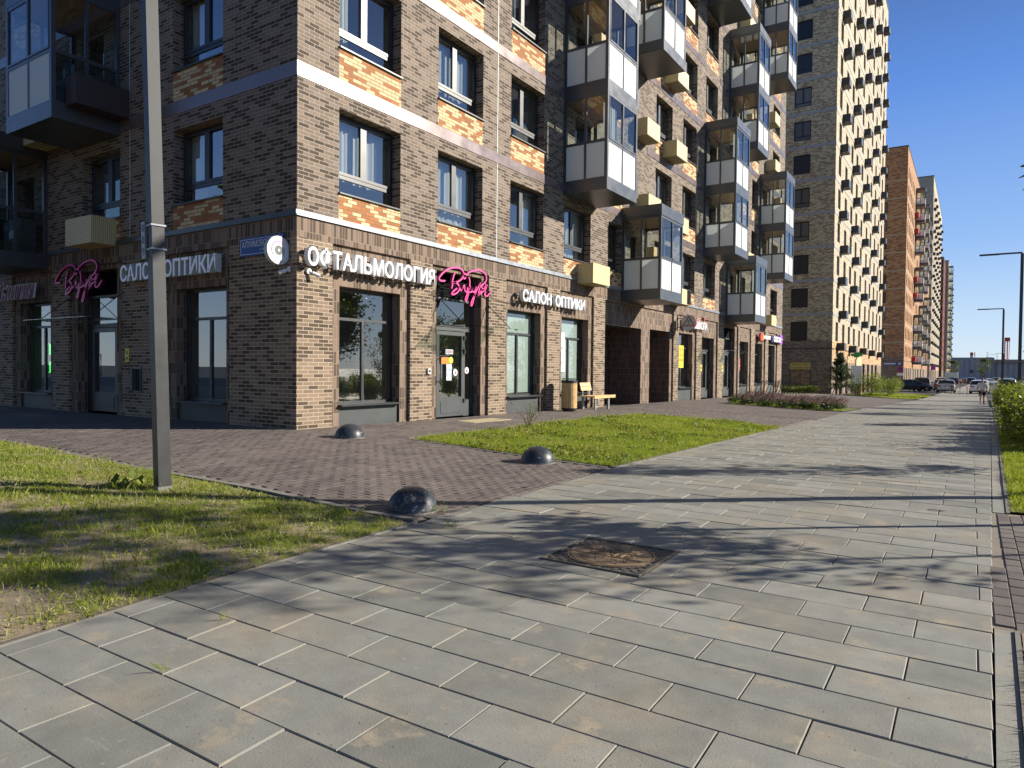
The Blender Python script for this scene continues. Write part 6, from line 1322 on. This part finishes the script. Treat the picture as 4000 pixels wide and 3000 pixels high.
# ---------------------------------------------------------------- people
def person(x, y, rz, hgt, lab, shirt, lower, simple=False, hairm='hair', carry=None):
    """local: faces -y; built at 1.8 m and scaled"""
    o = thing('person', (x, y, zg(x, y)+.0), rz, lab, 'person'); k = hgt/1.8; o.scale = (k, k, k)
    V = []; E = []; Rd = []
    def n(p, r, par=None):
        V.append(p); Rd.append(r)
        if par is not None: E.append((par, len(V)-1))
        return len(V)-1
    pel = n((0, 0, .96), (.155, .12)); sp = n((0, .0, 1.12), (.145, .105), pel); ch = n((0, .0, 1.32), (.165, .115), sp); nk0 = n((0, .0, 1.46), (.075, .07), ch); nk = n((0, -.01, 1.54), (.058, .06), nk0); hd = n((0, -.02, 1.60), (.068, .08), nk); hd2 = n((0, -.025, 1.68), (.078, .098), hd); hd3 = n((0, -.015, 1.755), (.06, .075), hd2)
    for sg, st in ((1, .10), (-1, -.14)):
        hp = n((sg*.09, 0, .90), (.095, .10), pel); kn = n((sg*.11, st*.9-.03, .50), (.06, .062), hp); cf = n((sg*.115, st*1.1+.02, .36), (.056, .06), kn); an = n((sg*.12, st*1.7, .09), (.036, .04), cf); he = n((sg*.12, st*1.7+.0, .045), (.035, .035), an); to = n((sg*.14, st*1.7-.17, .03), (.035, .025), he)
        sh = n((sg*.19, 0, 1.42), (.062, .06), ch); el = n((sg*.27, -st*.25+.02, 1.15), (.044, .044), sh); wr = n((sg*.29, -st*.7-.03, .90), (.028, .03), el); pm = n((sg*.29, -st*.75-.04, .83), (.022, .038), wr)
        for i, (dy, ln) in enumerate(((-.03, .075), (-.01, .085), (.01, .08), (.03, .062))): a = n((sg*.29, -st*.75-.045+dy, .79), (.0095, .0095), pm); n((sg*.283, -st*.75-.05+dy, .79-ln), (.008, .008), a)
        a = n((sg*.275, -st*.75-.075, .82), (.010, .010), pm); n((sg*.268, -st*.75-.09, .775), (.009, .009), a)
    me = bpy.data.meshes.new('body'); me.from_pydata(V, E, []); me.skin_vertices or None
    b = link('body', me, o); me.materials.append(M['skin']); sk = b.modifiers.new('s', 'SKIN'); sk.use_smooth_shade = True
    for i, r_ in enumerate(Rd): me.skin_vertices[0].data[i].radius = r_
    me.skin_vertices[0].data[0].use_root = True; b.modifiers.new('ss', 'SUBSURF').render_levels = 1
    def cloth(nm, pts, edges, m_, rad):
        c = bpy.data.meshes.new(nm); c.from_pydata(pts, edges, []); ob = link(nm, c, o); c.materials.append(M[m_]); q_ = ob.modifiers.new('s', 'SKIN'); q_.use_smooth_shade = True
        for i, r_ in enumerate(rad): c.skin_vertices[0].data[i].radius = r_
        c.skin_vertices[0].data[0].use_root = True; ob.modifiers.new('ss', 'SUBSURF').render_levels = 1; return ob
    cloth('shirt', [(0, 0, .93), (0, 0, 1.15), (0, 0, 1.36), (0, 0, 1.46), (.2, 0, 1.42), (.25, -.01, 1.24), (-.2, 0, 1.42), (-.25, .01, 1.24)], [(0, 1), (1, 2), (2, 3), (2, 4), (4, 5), (2, 6), (6, 7)], shirt, [(.205, .155), (.19, .14), (.20, .145), (.10, .09), (.085, .085), (.075, .075), (.085, .085), (.075, .075)])
    cloth('shorts' if lower == 'shorts' else 'trousers', [(0, 0, .98), (.10, .01, .86), (.12, .03, .56), (-.10, .0, .86), (-.12, -.07, .56)], [(0, 1), (1, 2), (0, 3), (3, 4)], lower, [(.185, .145), (.125, .125), (.11, .11), (.125, .125), (.11, .11)])
    for sg, st in ((1, .10), (-1, -.14)): cloth('shoe', [(sg*.12, st*1.7+.04, .05), (sg*.13, st*1.7-.08, .045), (sg*.145, st*1.7-.19, .035)], [(0, 1), (1, 2)], 'black', [(.05, .05), (.05, .042), (.04, .03)])
    s = MB(); s.lathe([(.083, 0), (.088, .03), (.08, .07), (.055, .105), (.001, .12)], 14); hr = s.build('hair', hairm, o, smooth=True); hr.location = (0, 0.0, 1.685)
    s = MB(); s.add([(-.012, -.118, 1.665), (.012, -.118, 1.665), (0, -.145, 1.65), (0, -.12, 1.70)], [(0, 1, 2), (0, 2, 3), (1, 3, 2)]); s.build('nose', 'skin', o)
    s = MB()
    for sg in (-1, 1): s.disc((sg*.032, -.122, 1.70), .009, (0, -1, 0), .003, 8)
    s.box(-.025, .025, -.12, -.116, 1.625, 1.632); s.build('face_features', 'hair', o)
    return o
person(.62, 53.5, R(8), 1.66, 'man in white t-shirt and black shorts walking towards the camera near the hedge', 'tshirt', 'shorts')
person(-7.3, 150, R(20), 1.7, 'small far person in purple and white by the parked blue car', 'purple', 'shorts', True); person(-6.2, 205, R(-20), 1.7, 'far pale dressed person before the site fence', 'tshirt', 'shorts', True); person(-5.3, 205, R(10), 1.75, 'far person in dark clothes before the site fence', 'shorts', 'shorts', True); person(2.3, 190, R(0), 1.7, 'far person in a red top beside the off-road car', 'redp', 'shorts', True); person(-1.9, 180, R(180), 1.7, 'far pale dressed person on the far grass strip', 'tshirt', 'band', True)
# ---------------------------------------------------------------- individual labels
# small broad leaves and clover among the grass of the left lawn
x, y = scatter(LWN, 520, 111); nz = vnoise(x, y, 1.7, 3); kk = nz > -.05; x, y = x[kk], y[kk]
b = np.stack([x, y, gz(x, y)+.012+.02*np.random.default_rng(3).random(len(x))], 1)
tag(link('clover', leafmesh('clover', b, .022, 'grass', 112, flat=.7, asp=.9)), 'tiny broad leaves and clover mixed into the left lawn', 'ground cover', kind='stuff')
x, y = scatter(LWN, 500, 113); b = np.stack([x, y, gz(x, y)+.014], 1)
m_ = plain('dry_straw', (.42, .34, .20), .9, 0, .2, 20); M['straw'] = m_
tag(link('dry_straw', leafmesh('dry_straw', b, .05, 'straw', 114, flat=.95, asp=.06)), 'dry straw bits lying on the soil of the left lawn', 'straw', kind='stuff')
# weeds rooted in the paving joints and along the kerb
g = np.random.default_rng(120)
for i, (x, y, lb) in enumerate([(-4.42, 5.45, 'small grass tuft beside the nearest hemisphere bollard'), (-3.9, 5.02, 'small grass tuft at the kerb corner by the path'), (-3.62, 2.5, 'thin grass tuft in a slab joint near the left edge'), (-3.3, 1.95, 'tiny grass tuft in a slab joint at the lower left'), (-8.1, 9.4, 'tall grass tuft at the tip of the middle lawn'), (-.18, 2.9, 'tiny grass tuft in a slab joint at the lower right')]):
    n_ = 26 if i in (0, 1, 4) else 9; r_ = .05 if n_ > 10 else .018; bb = np.stack([g.normal(0, r_, n_), g.normal(0, r_, n_), np.zeros(n_)], 1)
    o = link('grass_tuft', blademesh('grass_tuft', bb, .09 if n_ > 10 else .05, .004, 'grass', 121+i, .5), None, (x, y, zg(x, y)+.002)); tag(o, lb, 'grass tuft')

# longer loose blades and ragged edges on the lawns
lawn('tall_grass', LWN, 420, .085, .0035, 131, 'loose taller grass blades scattered over the left lawn', (1.1, -.2, .1))
lawn('tall_grass', [(-8.3, 9.36), (-4.26, 9.2), (-4.10, 19.3), (-5.84, 20.3), (-8.4, 19.6), (-8.5, 16.7)], 480, .10, .005, 132, 'loose taller blades and ragged edge of the middle lawn', (1.3, -.2, .15))
x, y = scatter(L2, 500, 133); nz = vnoise(x, y, .9, 5); kk = nz > .05; x, y = x[kk], y[kk]
b = np.stack([x, y, gz(x, y)+.03+.02*np.random.default_rng(4).random(len(x))], 1)
tag(link('clover', leafmesh('clover', b, .04, 'leafb', 134, flat=.7, asp=.9)), 'darker broad leaved patches in the middle lawn', 'ground cover', kind='stuff')
